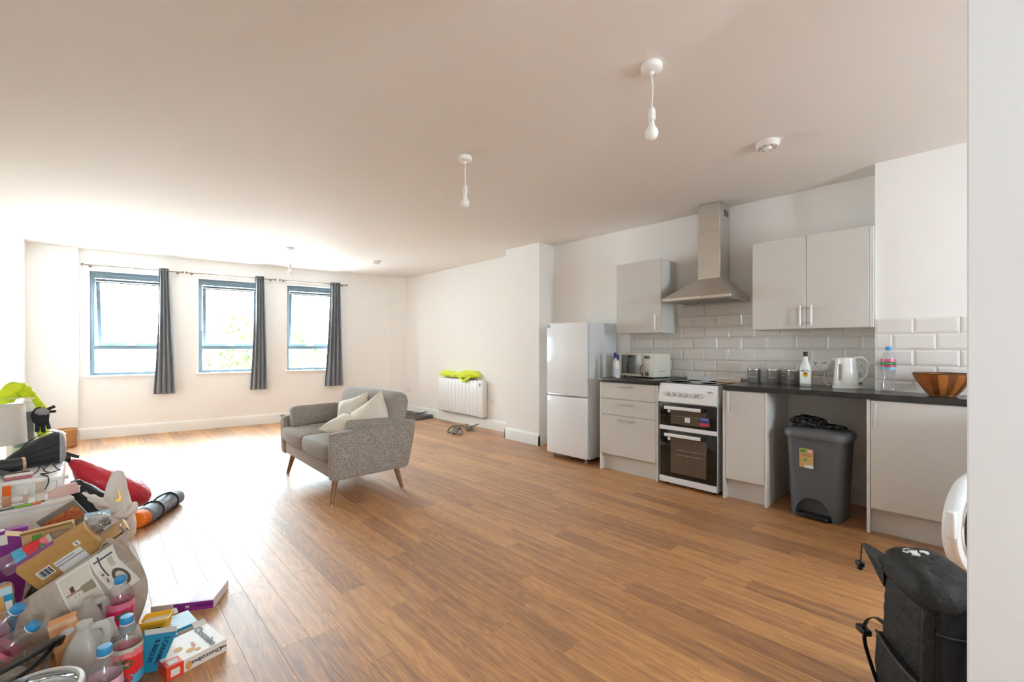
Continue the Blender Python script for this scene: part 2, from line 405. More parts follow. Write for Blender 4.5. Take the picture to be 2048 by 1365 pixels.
# ------------------------------------------------------------------ splashback tiles
tile_m = M('glazed_white_tile', (232,228,222), 0.2, coat=0.15); grout_m = M('grout', (214,210,203), 0.8)
TPX, TPZ = 0.216, 0.108
TM = {}
def tile_mesh(w_, h):
    k = (round(w_,3), round(h,3))
    if k not in TM:
        b = BM(); g = 0.001; a, c = w_/2-g, h/2-g; iw, ih = max(a-0.014, a*0.3), max(c-0.014, c*0.3)
        loft(b, [[(0, y, z) for y, z in ((-a,-c),(a,-c),(a,c),(-a,c))], [(-0.004, y, z) for y, z in ((-a,-c),(a,-c),(a,c),(-a,c))], [(-0.009, y, z) for y, z in ((-iw,-ih),(iw,-ih),(iw,ih),(-iw,ih))]])
        bmesh.ops.recalc_face_normals(b, faces=b.faces)
        me = bpy.data.meshes.new('tile'); b.to_mesh(me); b.free(); me.materials.append(tile_m); TM[k] = me
    return TM[k]
def tile_field(X, y0, y1, zs, ph):
    for r, (z0, z1) in enumerate(zs):
        y = ph + (TPX/2 if r % 2 else 0)
        while y > y0: y -= TPX
        while y < y1:
            a, b = max(y, y0), min(y+TPX, y1)
            if b-a > 0.012:
                o = bpy.data.objects.new('tile', tile_mesh(b-a, z1-z0)); COL.objects.link(o); o.parent = wall_right; o.location = (X, (a+b)/2, (z0+z1)/2)
            y += TPX
zr = [(0.912,0.98)] + [(0.98+TPZ*i, 0.98+TPZ*(i+1)) for i in range(4)]
tile_field(RIGHTX-0.001, 0.45, 2.545, zr, 0.02)
tile_field(RIGHTX-0.001, 1.23, 2.02, [(1.412+TPZ*i, 1.412+TPZ*(i+1)) for i in range(2)], 0.02+TPX/2)
tile_field(3.984, -0.75, 0.45, zr, 0.462)
# ------------------------------------------------------------------ kitchen units
cab = M('cabinet_grey', (211,207,201), 0.38); cab_edge = M('cabinet_edge', (222,219,213), 0.45); cab_in = M('cabinet_carcass', (226,224,220), 0.5)
steel = M('brushed_steel', (206,200,190), 0.42, metal=0.9, bump=((4,4,300),0.08,0.0005))
chrome = M('chrome', (210,210,210), 0.12, metal=1.0)
XF = 3.66
def bar_handle(parent, p0, p1, out, r=0.006):
    """bar handle between p0 and p1, standing off by vector out"""
    p0, p1, out = Vector(p0), Vector(p1), Vector(out); d = (p1-p0).normalized()
    b = BM(); tube(b, [p0+out, p1+out], r, 10)
    for q in (p0 + d*0.018, p1 - d*0.018): tube(b, [q, q+out], r*0.8, 8)
    return obj('handle', b, steel, parent, label='slim brushed steel bar handle')
# drawer unit
t = thing('drawer_unit', 'light grey three-drawer kitchen unit between fridge and cooker', 'cabinet', (0,0,0))
for y in (1.921, 2.525):
    bm = BM(); box(bm, XF, 4.23, y, y+0.018, 0, 0.871, .001); obj('side_panel', bm, cab_edge, t)
bm = BM(); box(bm, XF+0.02, 4.22, 1.94, 2.524, 0.155, 0.87); obj('carcass', bm, cab_in, t, smooth=False)
for z0, z1, hz in ((0.166,0.551,0.515), (0.555,0.708,0.668), (0.712,0.868,0.836)):
    bm = BM(); box(bm, XF-0.001, XF+0.019, 1.941, 2.523, z0, z1, .0015); d = obj('drawer', bm, cab, t)
    bar_handle(d, (XF, 2.325, hz), (XF, 2.165, hz), (-0.028,0,0))
bm = BM(); box(bm, XF+0.055, XF+0.07, 1.94, 2.524, 0, 0.155); obj('plinth', bm, cab, t, smooth=False)
# 300 unit
t = thing('narrow_base_cabinet', 'narrow light grey base cabinet right of the cooker', 'cabinet')
for y in (1.042, 1.345):
    bm = BM(); box(bm, XF, 4.23, y, y+0.018, 0, 0.871, .001); obj('side_panel', bm, cab_edge, t)
bm = BM(); box(bm, XF+0.02, 4.22, 1.061, 1.344, 0.155, 0.87); obj('carcass', bm, cab_in, t, smooth=False)
bm = BM(); box(bm, XF-0.001, XF+0.019, 1.062, 1.343, 0.166, 0.866, .0015); d = obj('door', bm, cab, t)
bar_handle(d, (XF, 1.308, 0.70), (XF, 1.308, 0.856), (-0.03,0,0))
bm = BM(); box(bm, XF+0.055, XF+0.07, 1.061, 1.344, 0, 0.155); obj('plinth', bm, cab, t, smooth=False)
# 600 unit
t = thing('wide_base_cabinet', 'wide light grey base cabinet under the wooden bowl', 'cabinet')
for y in (0.438, -0.118):
    bm = BM(); box(bm, XF, 3.975, y, y+0.018, 0, 0.871, .001); obj('side_panel', bm, cab_edge, t)
bm = BM(); box(bm, XF+0.02, 3.97, -0.099, 0.437, 0.155, 0.87); obj('carcass', bm, cab_in, t, smooth=False)
bm = BM(); box(bm, XF-0.001, XF+0.019, -0.098, 0.435, 0.166, 0.866, .0015); d = obj('door', bm, cab, t)
bar_handle(d, (XF, 0.408, 0.70), (XF, 0.408, 0.852), (-0.03,0,0))
bm = BM(); box(bm, XF+0.055, XF+0.07, -0.099, 0.437, 0, 0.155); obj('plinth', bm, cab, t, smooth=False)
# worktops
wt = M('black_speckled_worktop', (34,33,32), 0.22, var=260, rgb2=(58,56,53)); 
bm = BM(); box(bm, 3.64, 4.24, 1.908, 2.545, 0.872, 0.91, .004, 2)
obj('worktop', bm, wt, label='short black worktop over the drawer unit', cat='worktop')
bm = BM(); prism(bm, [(3.64,1.356), (3.64,-0.85), (3.98,-0.85), (3.98,0.455), (4.24,0.455), (4.24,1.356)], 0.872, 0.91); 
bmesh.ops.bevel(bm, geom=[e for e in bm.edges if all(abs(v.co.x-3.64) < 1e-4 for v in e.verts)], offset=0.004, segments=2, affect='EDGES')
obj('worktop', bm, wt, label='long black worktop with kettle and bowl on it', cat='worktop')
bm = BM(); box(bm, 3.968, 3.975, -0.7, 0.45, 0.91, 0.918); box(bm, 4.226, 4.234, 0.46, 1.35, 0.91, 0.918)
obj('sealant_bead', bm, M('sealant', (240,238,234), 0.4), wall_right, smooth=False)
# wall cabinets
def wall_cab(name, label, y0, y1, doors, filler=None):
    t = thing(name, label, 'cabinet'); z0, z1, x = 1.354, 2.066, 3.942
    bm = BM(); box(bm, x, 4.235, y0, y1, z0, z1, .001); obj('carcass', bm, cab_edge, t)
    for a, b, hy in doors:
        bm = BM(); box(bm, x-0.021, x-0.001, a, b, z0+0.002, z1-0.002, .0015); d = obj('door', bm, cab, t)
        bar_handle(d, (x-0.021, hy, 1.380), (x-0.021, hy, 1.53), (-0.03,0,0))
    if filler:
        bm = BM(); box(bm, x-0.005, x-0.0005, filler[0], filler[1], z0, z1); obj('filler_strip', bm, cab_edge, t, smooth=False)
    return t
wall_cab('wall_cabinet', 'single grey wall cabinet left of the cooker hood', 2.028, 2.52, [(2.030, 2.518, 2.075)])
wall_cab('wall_cabinet', 'double grey wall cabinet right of the cooker hood', 0.452, 1.226, [(0.849, 1.224, 0.883), (0.477, 0.846, 0.81)], (0.453, 0.474))
# hood
t = thing('cooker_hood', 'stainless steel chimney cooker hood above the cooker', 'hood')
bm = BM(); box(bm, 4.0, 4.235, 1.512, 1.707, 1.83, 2.255, .002); obj('chimney', bm, steel, t)
bm = BM(); box(bm, 4.003, 4.235, 1.515, 1.704, 2.255, 2.508, .002); c = obj('chimney_sleeve', bm, steel, t)
bm = BM(); box(bm, 4.10, 4.19, 1.5105, 1.5145, 2.40, 2.455); 
obj('vent_grille', bm, M('vent_dark', (92,84,76), 0.6), c, smooth=False)
bm = BM(); loft(bm, [[(3.78,1.345,1.658),(3.78,1.942,1.658),(4.235,1.942,1.658),(4.235,1.345,1.658)], [(3.998,1.51,1.832),(3.998,1.709,1.832),(4.235,1.709,1.832),(4.235,1.51,1.832)]]); can = obj('canopy', bm, steel, t, smooth=False)
bm = BM(); box(bm, 3.776, 4.235, 1.341, 1.946, 1.632, 1.658, .002); lip = obj('canopy_lip', bm, steel, t)
bm = BM()
for k in range(5): lathe(bm, [(0.006,0),(0.006,0.006)], 10, M4=T((3.776, 1.60-k*0.022, 1.645), (0,-PI/2,0)))
obj('button', bm, chrome, lip, label='row of five small push buttons')
bm = BM(); box(bm, 3.85, 4.18, 1.40, 1.89, 1.626, 1.6315); obj('grease_filter', bm, M('filter_mesh', (150,146,140), 0.5, metal=0.8), t, smooth=False)
# ------------------------------------------------------------------ fridge freezer
white_app = M('white_enamel', (238,240,242), 0.22, coat=0.4); grey_seal = M('fridge_seal', (150,152,154), 0.6); appl_side = M('fridge_side', (222,224,226), 0.4)
t = thing('fridge_freezer', 'tall white fridge freezer beside the pillar', 'fridge', (0,0,0))
Y0, Y1, XD = 2.70, 3.237, 3.64
bm = BM(); box(bm, XD+0.062, 4.20, Y0+0.003, Y1-0.003, 0.045, 1.475, .006, 2); obj('body', bm, appl_side, t)
for z0, z1 in ((0.055,0.688), (0.698,1.478)):
    bm = BM(); box(bm, XD, XD+0.05, Y0, Y1, z0, z1, .012, 3); d = obj('door', bm, white_app, t)
    bm = BM(); box(bm, XD+0.05, XD+0.062, Y0+0.012, Y1-0.012, z0+0.01, z1-0.01); obj('door_seal', bm, grey_seal, d, smooth=False)
bm = BM(); box(bm, XD-0.012, XD+0.004, Y0+0.10, Y1-0.03, 0.694, 0.712, .005, 2); obj('door_handle', bm, M('handle_silver', (205,207,210), 0.3, metal=0.7), t, label='silver grip strip between the doors')
for y in (Y0+0.05, Y1-0.05):
    bm = BM(); lathe(bm, [(0.016,0),(0.018,0.02),(0.01,0.022),(0.01,0.046)], 12, (XD+0.07, y, 0)); obj('foot', bm, grey_seal, t)
decal(-0.02, 0.02, -0.018, 0.018, T((XD-0.0002, Y1-0.03, 1.445)) @ FACE_NX, M('blue_sticker', (150,185,210), 0.4), t, 'sticker')
decal(-0.016, 0.016, -0.006, 0.006, T((XD-0.0002, 2.93, 1.43)) @ FACE_NX, M('badge_silver', (225,226,228), 0.2, metal=0.5), t, 'badge')
# ------------------------------------------------------------------ cooker
t = thing('electric_cooker', 'white freestanding electric cooker with double oven', 'cooker')
CY0, CY1, CX = 1.403, 1.895, 3.645
ck_side = M('cooker_side', (200,203,205), 0.35); blk = M('black_oven_glass', (12,12,12), 0.08, coat=0.3); trimw = M('cooker_trim', (232,233,234), 0.3)
bm = BM(); box(bm, CX+0.02, 4.225, CY0, CY1, 0.02, 0.893, .003); obj('body', bm, ck_side, t)
bm = BM(); prism(bm, [(CX+0.02,0.735),(CX-0.022,0.735),(CX-0.024,0.745),(CX+0.004,0.875),(CX+0.02,0.896),(CX+0.10,0.898),(CX+0.10,0.735)], CY0-0.004, CY1+0.004, 'y'); pan = obj('control_panel', bm, white_app, t)
nrm = Vector((-0.133,0,0.028)).normalized()
for y in (1.822,1.770,1.716,1.664,1.588,1.522):
    c = Vector((CX-0.0105, y, 0.806))
    bm = BM(); m4 = frame_of(c, Vector((0,1,0)), Vector((0.2,0,0.98)))
    if m4.col[2].xyz.x > 0: m4 = frame_of(c, Vector((0,-1,0)), Vector((0.2,0,0.98)))
    lathe(bm, [(0.019,0),(0.019,0.006),(0.0165,0.018),(0.015,0.02)], 18, M4=m4); box(bm, -0.003,0.003,-0.015,0.015,0.018,0.026,.001,M4=m4); obj('knob', bm, M('knob_silver', (215,215,214), 0.3, metal=0.5), pan)
text('beko', 0.022, T((CX-0.005, 1.452, 0.842)) @ Euler((0,0.21,0)).to_matrix().to_4x4() @ FACE_NX, M('dark_print', (70,70,72), 0.5), pan)
bm = BM(); box(bm, CX+0.05, 4.19, CY0+0.012, CY1-0.012, 0.896, 0.904, .002); hob = obj('hob', bm, M('hob_glass', (26,25,25), 0.06, coat=0.5), t)
for x, y, r in ((3.80,1.53,0.07),(3.80,1.77,0.09),(4.05,1.53,0.09),(4.05,1.77,0.07)):
    bm = BM(); lathe(bm, [(r,0),(r,0.0006),(r-0.004,0.0008),(r-0.004,0)], 32, (x,y,0.904)); obj('cooking_zone', bm, M('zone_print', (70,68,66), 0.2), hob)
bm = BM(); box(bm, 4.19, 4.225, CY0, CY1, 0.893, 0.935, .003); obj('rear_upstand', bm, white_app, t)
glassy = M('oven_window', (88,76,64), 0.10, coat=0.4)
def oven_door(z0, z1, hz, wz0, wz1, band=None):
    bm = BM(); box(bm, CX, CX+0.02, CY0+0.004, CY1-0.002, z0, z1, .004, 2); d = obj('oven_door', bm, blk, t, label='black glass oven door')
    bm = BM(); box(bm, CX-0.0015, CX+0.002, CY0+0.085, CY1-0.10, wz0, wz1, .001); obj('oven_window', bm, glassy, d)
    bm = BM(); box(bm, CX-0.045, CX-0.028, CY0+0.115, CY1-0.06, hz-0.014, hz+0.014, .004, 2); obj('door_handle', bm, trimw, d, label='white bar handle')
    for y in (CY0+0.085, CY1-0.07):
        bm = BM(); box(bm, CX-0.042, CX, y, y+0.03, hz-0.014, hz+0.014, .003); obj('handle_bracket', bm, blk, d)
    bm = BM(); lathe(bm, [(0.014,0),(0.014,0.001)], 18, M4=T((CX-0.0005, CY1-0.085, wz1-0.012)) @ FACE_NX); obj('sticker', bm, trimw, d)
    return d
d1 = oven_door(0.528, 0.722, 0.688, 0.548, 0.668)
bm = BM(); tube(bm, [(CX-0.003, CY1-0.13, 0.618), (CX-0.003, CY0+0.09, 0.618)], 0.0015, 6); obj('oven_rack', bm, chrome, d1)
d2 = oven_door(0.082, 0.488, 0.452, 0.12, 0.425)
bm = BM()
for z in (0.285, 0.325): tube(bm, [(CX-0.003, CY1-0.15, z), (CX-0.003, CY0+0.09, z)], 0.0015, 6)
obj('oven_rack', bm, chrome, d2)
for z0, z1 in ((0.490,0.526), (0.028,0.079)):
    bm = BM(); box(bm, CX-0.006, CX+0.02, CY0+0.004, CY1+0.002, z0, z1, .003); obj('trim_strip', bm, trimw, t)
navy = M('sticker_navy', (52,66,130), 0.4); redst = M('sticker_red', (190,60,80), 0.4); wst = M('sticker_white', (235,235,235), 0.4)
m4 = T((CX-0.003, 1.50, 0.595)) @ FACE_NX
decal(-0.04, 0.04, -0.012, 0.036, m4, navy, d1, 'energy_sticker'); decal(-0.04, 0.04, -0.036, -0.012, m4, redst, d1, 'energy_sticker')
text('10 YEAR', 0.016, m4 @ T((0,0.018,0.0008)), wst, d1)
m5 = T((CX-0.003, 1.645, 0.592)) @ FACE_NX
decal(-0.022, 0.022, -0.02, 0.02, m5, wst, d1, 'rating_sticker'); text('12', 0.022, m5 @ T((0,0.004,0.0008)), M('dark_print'), d1)
for y in (CY0+0.04, CY1-0.04):
    bm = BM(); lathe(bm, [(0.014,0),(0.014,0.03)], 10, (CX+0.06, y, 0)); obj('foot', bm, blk, t)
# round wooden-rimmed board leaning on the back of the hob
bm = BM(); lathe(bm, [(0.0,0),(0.095,0),(0.10,0.004),(0.10,0.010),(0.09,0.012),(0.0,0.012)], 36, (4.075,1.475,0.905), sx=1.0); b = obj('round_board', bm, M('pale_beech', (214,190,158), 0.5, var=((60,4,4)), rgb2=(196,166,128)), label='round pale wooden board lying on the cooker hob', cat='board')
# ------------------------------------------------------------------ washing machine (behind the partition, its door standing ajar)
t = thing('washing_machine', 'white washing machine with round door left ajar', 'appliance', (0,0,0))
bm = BM(); box(bm, 3.40, 3.96, -0.725, -0.125, 0.01, 0.85, .008, 2); obj('body', bm, white_app, t)
bm = BM(); box(bm, 3.392, 3.40, -0.715, -0.135, 0.73, 0.84, .003); obj('fascia', bm, white_app, t)
bm = BM(); lathe(bm, [(0.17,0),(0.20,0.0),(0.21,0.012),(0.19,0.014),(0.17,0.010)], 36, M4=T((3.40,-0.425,0.36)) @ FACE_NX, cap0=False, cap1=False); obj('porthole_ring', bm, grey_seal, t)
bm = BM(); lathe(bm, [(0.0,-0.002),(0.175,-0.002),(0.175,0.004)], 36, M4=T((3.40,-0.425,0.36)) @ FACE_NX); obj('drum_opening', bm, M('drum_dark', (70,72,74), 0.4, metal=0.6), t)
R = 0.250
hin = Vector((3.405, -0.115, 0.338)); ang = math.radians(70)
ax = Vector((-math.sin(ang), math.cos(ang), 0)); out = Vector((-math.cos(ang), -math.sin(ang), 0))
dm = frame_of(hin + ax*(R+0.012), -ax, (0,0,1))
if (dm.to_3x3() @ Vector((0,0,1))).dot(out) < 0: dm = frame_of(hin + ax*(R+0.012), ax, (0,0,1))
bm = BM(); lathe(bm, [(R-0.055,-0.02),(R-0.01,-0.03),(R,-0.015),(R,0.012),(R-0.01,0.026),(R-0.035,0.032),(R-0.055,0.024),(R-0.06,0.005)], 56, M4=dm, cap0=False, cap1=False); dr = obj('door', bm, white_app, t)
bm = BM(); lathe(bm, [(R-0.060,0.014),(R-0.09,0.024),(0.08,0.05),(0.0,0.055)], 48, M4=dm, cap0=False); obj('door_glass', bm, clear('tinted_glass', (150,146,140), rough=0.05), dr)
bm = BM(); lathe(bm, [(R-0.058,0.010),(R-0.058,0.026),(R-0.066,0.030),(R-0.07,0.012)], 48, M4=dm, cap0=False, cap1=False); obj('inner_ring', bm, chrome, dr)
bm = BM(); lathe(bm, [(R-0.06,-0.005),(R-0.09,-0.025),(0.10,-0.04),(0.0,-0.042)], 40, M4=dm, cap0=False); obj('glass_bowl', bm, clear('tinted_glass'), dr)
hs = 1 if (dm.to_3x3() @ Vector((1,0,0))).dot(ax) > 0 else -1
bm = BM(); box(bm, hs*(R-0.035), hs*(R+0.014), -0.03, 0.10, -0.012, 0.028, .010, 3, M4=dm); obj('door_latch', bm, white_app, dr, label='white moulded pull handle')
# ------------------------------------------------------------------ curtains and poles
pole_m = M('satin_nickel', (150,140,128), 0.25, metal=1.0); grey_cloth = M('charcoal_curtain', (138,143,150), 0.85, sheen=0.3, bump=(400,0.1,0.0005))
where = ['left window', 'middle window', 'right window']
for i, (a, b, uc, wt_, wb) in enumerate(((-0.09,0.949,0.745,0.115,0.245), (0.994,2.13,1.909,0.125,0.235), (2.196,3.225,3.036,0.165,0.30))):
    t = thing('curtain_pole', 'thin metal curtain pole with ball ends above the %s' % where[i], 'curtain pole', WO, WA, 'three curtain poles on the far wall')
    bm = BM(); tube(bm, [(a,-0.08,2.292), (b,-0.08,2.292)], 0.008, 10); obj('pole', bm, pole_m, t)
    for u in (a, b):
        bm = BM(); lump(bm, (u,-0.08,2.292), (.019,.019,.019), 2, 0); obj('finial', bm, pole_m, t)
    for u in (a+0.06, b-0.06):
        bm = BM(); tube(bm, [(u,-0.08,2.292), (u,-0.001,2.292)], 0.005, 8); lathe(bm, [(0.018,0),(0.018,0.006)], 14, M4=T((u,-0.006,2.292),(-PI/2,0,0))); obj('bracket', bm, pole_m, t)
    c = thing('curtain', 'charcoal grey eyelet curtain drawn to the right of the %s' % where[i], 'curtain', WO, WA, 'three charcoal curtains')
    bm = BM(); rings = []; npl = 4; K = npl*10
    for k in range(25):
        f = k/24; z = 2.325 + (0.555-2.325)*f
        wd = wt_ + (wb-wt_)*(f**1.25); amp = 0.036 + 0.006*f
        cu = uc - 0.004 + 0.012*math.sin(2.2*f + i) ; fr, bk = [], []
        for j in range(K+1):
            s_ = j/K; ph = 2*PI*npl*s_ + 0.35*math.sin(5*f+i)
            y = -0.08 + amp*math.sin(ph) + 0.006*math.sin(7*s_+9*f)
            x = cu + (s_-0.5)*wd + 0.35*amp*math.sin(2*ph)*0.3
            fr.append((x, y-0.0012, z)); bk.append((x, y+0.0012, z))
        rings.append(fr + bk[::-1])
    loft(bm, rings); obj('cloth', bm, grey_cloth, c, ang=60)
    for j in range(npl):
        bm = BM(); x = uc + ((j+0.5)/npl-0.5)*wt_
        rg = ring((x,-0.08,2.292), 0.022, 16, (1,0.35,0)); tube(bm, rg + rg[:2], 0.0035, 6); obj('eyelet', bm, pole_m, c)
# ------------------------------------------------------------------ ceiling fittings
fitw = M('white_plastic', (240,238,232), 0.35); opal = M('opal_bulb', (246,244,240), 0.3, sub=0.3)
for i, (x, y, kink, nm) in enumerate(((1.851,1.003,0.010,'bare bulb pendant light nearest the camera'), (1.829,2.367,0.004,'bare bulb pendant light second from the camera'), (1.849,6.103,0.003,'bare bulb pendant light farthest away, by the windows'))):
    t = thing('pendant_light', nm, 'light', (x, y, CEIL), 0, 'three bare bulb pendants')
    bm = BM(); lathe(bm, [(0.044,0),(0.047,-0.006),(0.046,-0.026),(0.040,-0.032),(0.012,-0.036),(0.009,-0.046)], 32); obj('ceiling_rose', bm, fitw, t)
    bm = BM(); tube(bm, curve([(0,0,-0.04), (-kink*0.3,-kink*0.2,-0.06), (-kink,-kink,-0.085), (-kink*0.7,-kink*0.8,-0.14), (0,0,-0.2)], 5), 0.0032, 8)
    lump(bm, (-kink-0.004,-kink,-0.088), (.005,.005,.005), 1, 0); obj('flex', bm, fitw, t)
    bm = BM(); lathe(bm, [(0.005,-0.192),(0.012,-0.198),(0.0165,-0.212),(0.0175,-0.226),(0.0168,-0.227),(0.0175,-0.229),(0.0175,-0.254),(0.015,-0.257)], 20); obj('lamp_holder', bm, fitw, t)
    bm = BM(); lathe(bm, [(0.0125,-0.250),(0.0125,-0.262),(0.011,-0.264)], 16); obj('bulb_cap', bm, chrome, t)
    bm = BM(); lathe(bm, [(0.011,-0.262),(0.0145,-0.275),(0.0185,-0.287),(0.027,-0.300),(0.0300,-0.314),(0.0285,-0.327),(0.022,-0.338),(0.011,-0.3445),(0.001,-0.346)], 28); obj('bulb', bm, opal, t)
for (x, y, nm, r) in ((3.079,0.874,'white round heat detector on ceiling above the kitchen',0.066), (3.073,6.162,'white round smoke detector on ceiling near the far wall',0.062)):
    t = thing('smoke_detector', nm, 'detector', (x, y, CEIL), 0, 'two ceiling detectors')
    bm = BM(); lathe(bm, [(r,0),(r,-0.018),(r*0.96,-0.021)], 36); obj('base', bm, fitw, t)
    bm = BM(); lathe(bm, [(r*0.95,-0.020),(r*0.97,-0.026),(r*0.9,-0.034),(r*0.55,-0.037),(r*0.5,-0.034),(r*0.34,-0.034),(r*0.3,-0.046),(r*0.1,-0.05),(0.001,-0.05)], 36); cv = obj('cover', bm, fitw, t)
    bm = BM(); 
    for k in range(8):
        a = k*PI/4; box(bm, r*0.58, r*0.82, -0.004, 0.004, -0.0375, -0.0345, M4=T((0,0,0),(0,0,a)))
    obj('vent_slots', bm, M('slot_shadow', (150,142,136), 0.7), cv, smooth=False)['kind'] = 'stuff'
# ------------------------------------------------------------------ panel heater with a vest on top
t = thing('panel_heater', 'white ribbed electric panel heater on the right wall', 'heater', (4.15, 5.53, 0))
bm = BM(); box(bm, 0.02, 0.085, -0.575, 0.575, 0.17, 0.715, .008, 2); obj('body', bm, white_app, t)
for k in range(11):
    y = 0.565 - 0.092*k; bm = BM(); box(bm, 0.0, 0.022, y-0.0912, y, 0.178, 0.712, .006, 2); obj('rib', bm, white_app, t)
bm = BM(); box(bm, -0.004, 0.022, -0.58, -0.455, 0.17, 0.722, .008, 2); cp = obj('control_panel', bm, fitw, t)
decal(-0.018,0.018,-0.022,0.022, T((-0.0045,-0.515,0.655)) @ FACE_NX, M('display_grey', (120,130,140), 0.2), cp, 'display')
decal(-0.022,0.022,-0.004,0.004, T((-0.0045,-0.515,0.615)) @ FACE_NX, M('button_grey', (175,178,182), 0.4), cp, 'button_strip')
bm = BM(); box(bm, 0.01, 0.08, -0.57, 0.57, 0.163, 0.171); obj('grille', bm, M('heater_grille', (165,160,152), 0.6), t, smooth=False)
for y in (-0.4, 0.4):
    bm = BM(); box(bm, 0.08, 0.094, y-0.03, y+0.03, 0.25, 0.65); obj('wall_bracket', bm, fitw, t, smooth=False)
hivis = M('hi_vis_yellow', (226,240,30), 0.7, sheen=0.3, bump=(60,0.3,0.003)); reflect = M('reflective_grey', (196,198,192), 0.3, metal=0.4)
def crumple(bm, path, r, seed, n=22, amp=0.35, fl=0.7, zmin=None):
    """rumpled cloth roll along a path"""
    pts = curve(path, 5); rings = []
    L = len(pts)
    for i, p in enumerate(pts):
        d = (pts[min(i+1,L-1)]-pts[max(i-1,0)]).normalized(); s_ = d.cross(Vector((0,0,1))); s_ = s_.normalized() if s_.length > 1e-3 else Vector((1,0,0)); u = s_.cross(d)
        e = math.sin(PI*min(1, max(0.06, (i+0.6)/(L+0.2))))**0.45
        rg = []
        for k in range(n):
            a = 2*PI*k/n; nz = noise.noise(Vector((math.cos(a)*1.7+seed*3, math.sin(a)*1.7, i*0.33+seed))); n2 = abs(noise.noise(Vector((math.cos(a)*4+seed, math.sin(a)*4, i*0.5))))
            rr = (r[i*len(r)//L] if isinstance(r, (list,tuple)) else r)*e*(1+amp*nz-amp*0.9*n2)
            q = p + s_*math.cos(a)*rr + u*math.sin(a)*rr*fl
            if zmin is not None and q.z < zmin: q.z = zmin
            rg.append(q)
        rings.append(rg)
    loft(bm, rings)
v = thing('hi_vis_vest', 'crumpled yellow hi-vis vest lying on the panel heater', 'vest', (4.19, 5.53, 0.724))
bm = BM(); crumple(bm, [(0,0.57,0.04),(0.0,0.42,0.06),(0.0,0.2,0.05),(0,0.02,0.045),(0,-0.12,0.06),(0,-0.30,0.075),(0,-0.46,0.055)], [0.065,0.08,0.068,0.06,0.075,0.095,0.095,0.07], 3, zmin=0.0, fl=0.85); obj('cloth', bm, hivis, v, ang=80)
bm = BM(); crumple(bm, [(-0.05,-0.02,0.02),(-0.065,-0.10,-0.02),(-0.068,-0.18,-0.03),(-0.06,-0.27,0.02),(-0.02,-0.33,0.06)], 0.03, 9, n=14); obj('hanging_fold', bm, hivis, v, ang=80)
bm = BM(); tube(bm, curve([(-0.045,0.10,0.02),(-0.05,0.05,0.05),(-0.045,0.0,0.035)],4), 0.016, 8, flat=0.2); obj('reflective_strip', bm, reflect, v)
# sockets
def socket(name, label, X, y, z, w_, marks=2, h=0.086, rot=None, loc=None):
    t = thing(name, label, 'socket', loc or (X, y, z), rot or (0,0,0))
    bm = BM(); box(bm, -0.009, 0.0, -w_/2, w_/2, -h/2, h/2, .004, 2); pl = obj('faceplate', bm, fitw, t)
    dk = M('socket_holes', (92,88,84), 0.6)
    for k in range(marks):
        yy = (k-(marks-1)/2)*0.062
        bm = BM(); box(bm, -0.0098, -0.008, yy-0.003, yy+0.003, 0.008, 0.017); box(bm, -0.0098, -0.008, yy-0.013, yy-0.008, -0.008, -0.003); box(bm, -0.0098, -0.008, yy+0.008, yy+0.013, -0.008, -0.003); obj('pin_holes', bm, dk, pl, smooth=False, kind='stuff')
        bm = BM(); box(bm, -0.0125, -0.008, yy-0.008, yy+0.008, 0.022, 0.036, .001); obj('rocker_switch', bm, fitw, pl)
    return t
s1 = socket('double_socket', 'white double socket behind the rum bottle with kettle plug', 4.233, 0.82, 1.06, 0.15)
bm = BM(); box(bm, -0.0155, -0.0128, 0.018, 0.042, 0.026, 0.031); obj('neon_mark', bm, M('neon_red', (120,40,44), 0.5), s1, smooth=False)
bm = BM(); box(bm, -0.0155, -0.0128, -0.042, -0.018, 0.026, 0.031); obj('neon_mark', bm, M('neon_red'), s1, smooth=False)
socket('double_socket', 'white double socket beside the kettle near the wall corner', 4.233, 0.525, 1.06, 0.146)
socket('double_socket', 'small white socket low on right wall near the far corner', 4.245, 7.20, 0.42, 0.15)
socket('fused_spur', 'white fused spur on the wall beside the panel heater', 4.245, 4.86, 0.42, 0.086, marks=1)
t = thing('kettle_plug', 'white plug and cable of the kettle in the socket', 'plug', (4.224, 0.775, 1.055))
bm = BM(); box(bm, -0.04, 0, -0.024, 0.024, -0.026, 0.026, .012, 3); obj('plug', bm, fitw, t)
bm = BM(); tube(bm, curve([(-0.03,0,-0.026),(-0.034,0.004,-0.05),(-0.04,0.012,-0.10),(-0.06,-0.01,-0.133),(-0.10,-0.03,-0.141)], 6), 0.0035, 8); obj('cable', bm, fitw, t)
t = thing('wall_hook', 'small olive green cap hanging on the pillar edge', 'hook', (4.10, 4.2505, 1.372))
bm = BM(); lathe(bm, [(0.012,0),(0.026,0.008),(0.034,0.03),(0.032,0.055),(0.012,0.062)], 18, M4=T((0,0,0),(-PI/2,0,0),(1,1,1))); obj('cap', bm, M('olive_plastic', (176,176,128), 0.6), t)
bm = BM(); box(bm, -0.012, 0.012, 0.0, 0.05, -0.055, -0.02, .006, 2); obj('tab', bm, M('olive_dark', (128,122,92), 0.6), t)
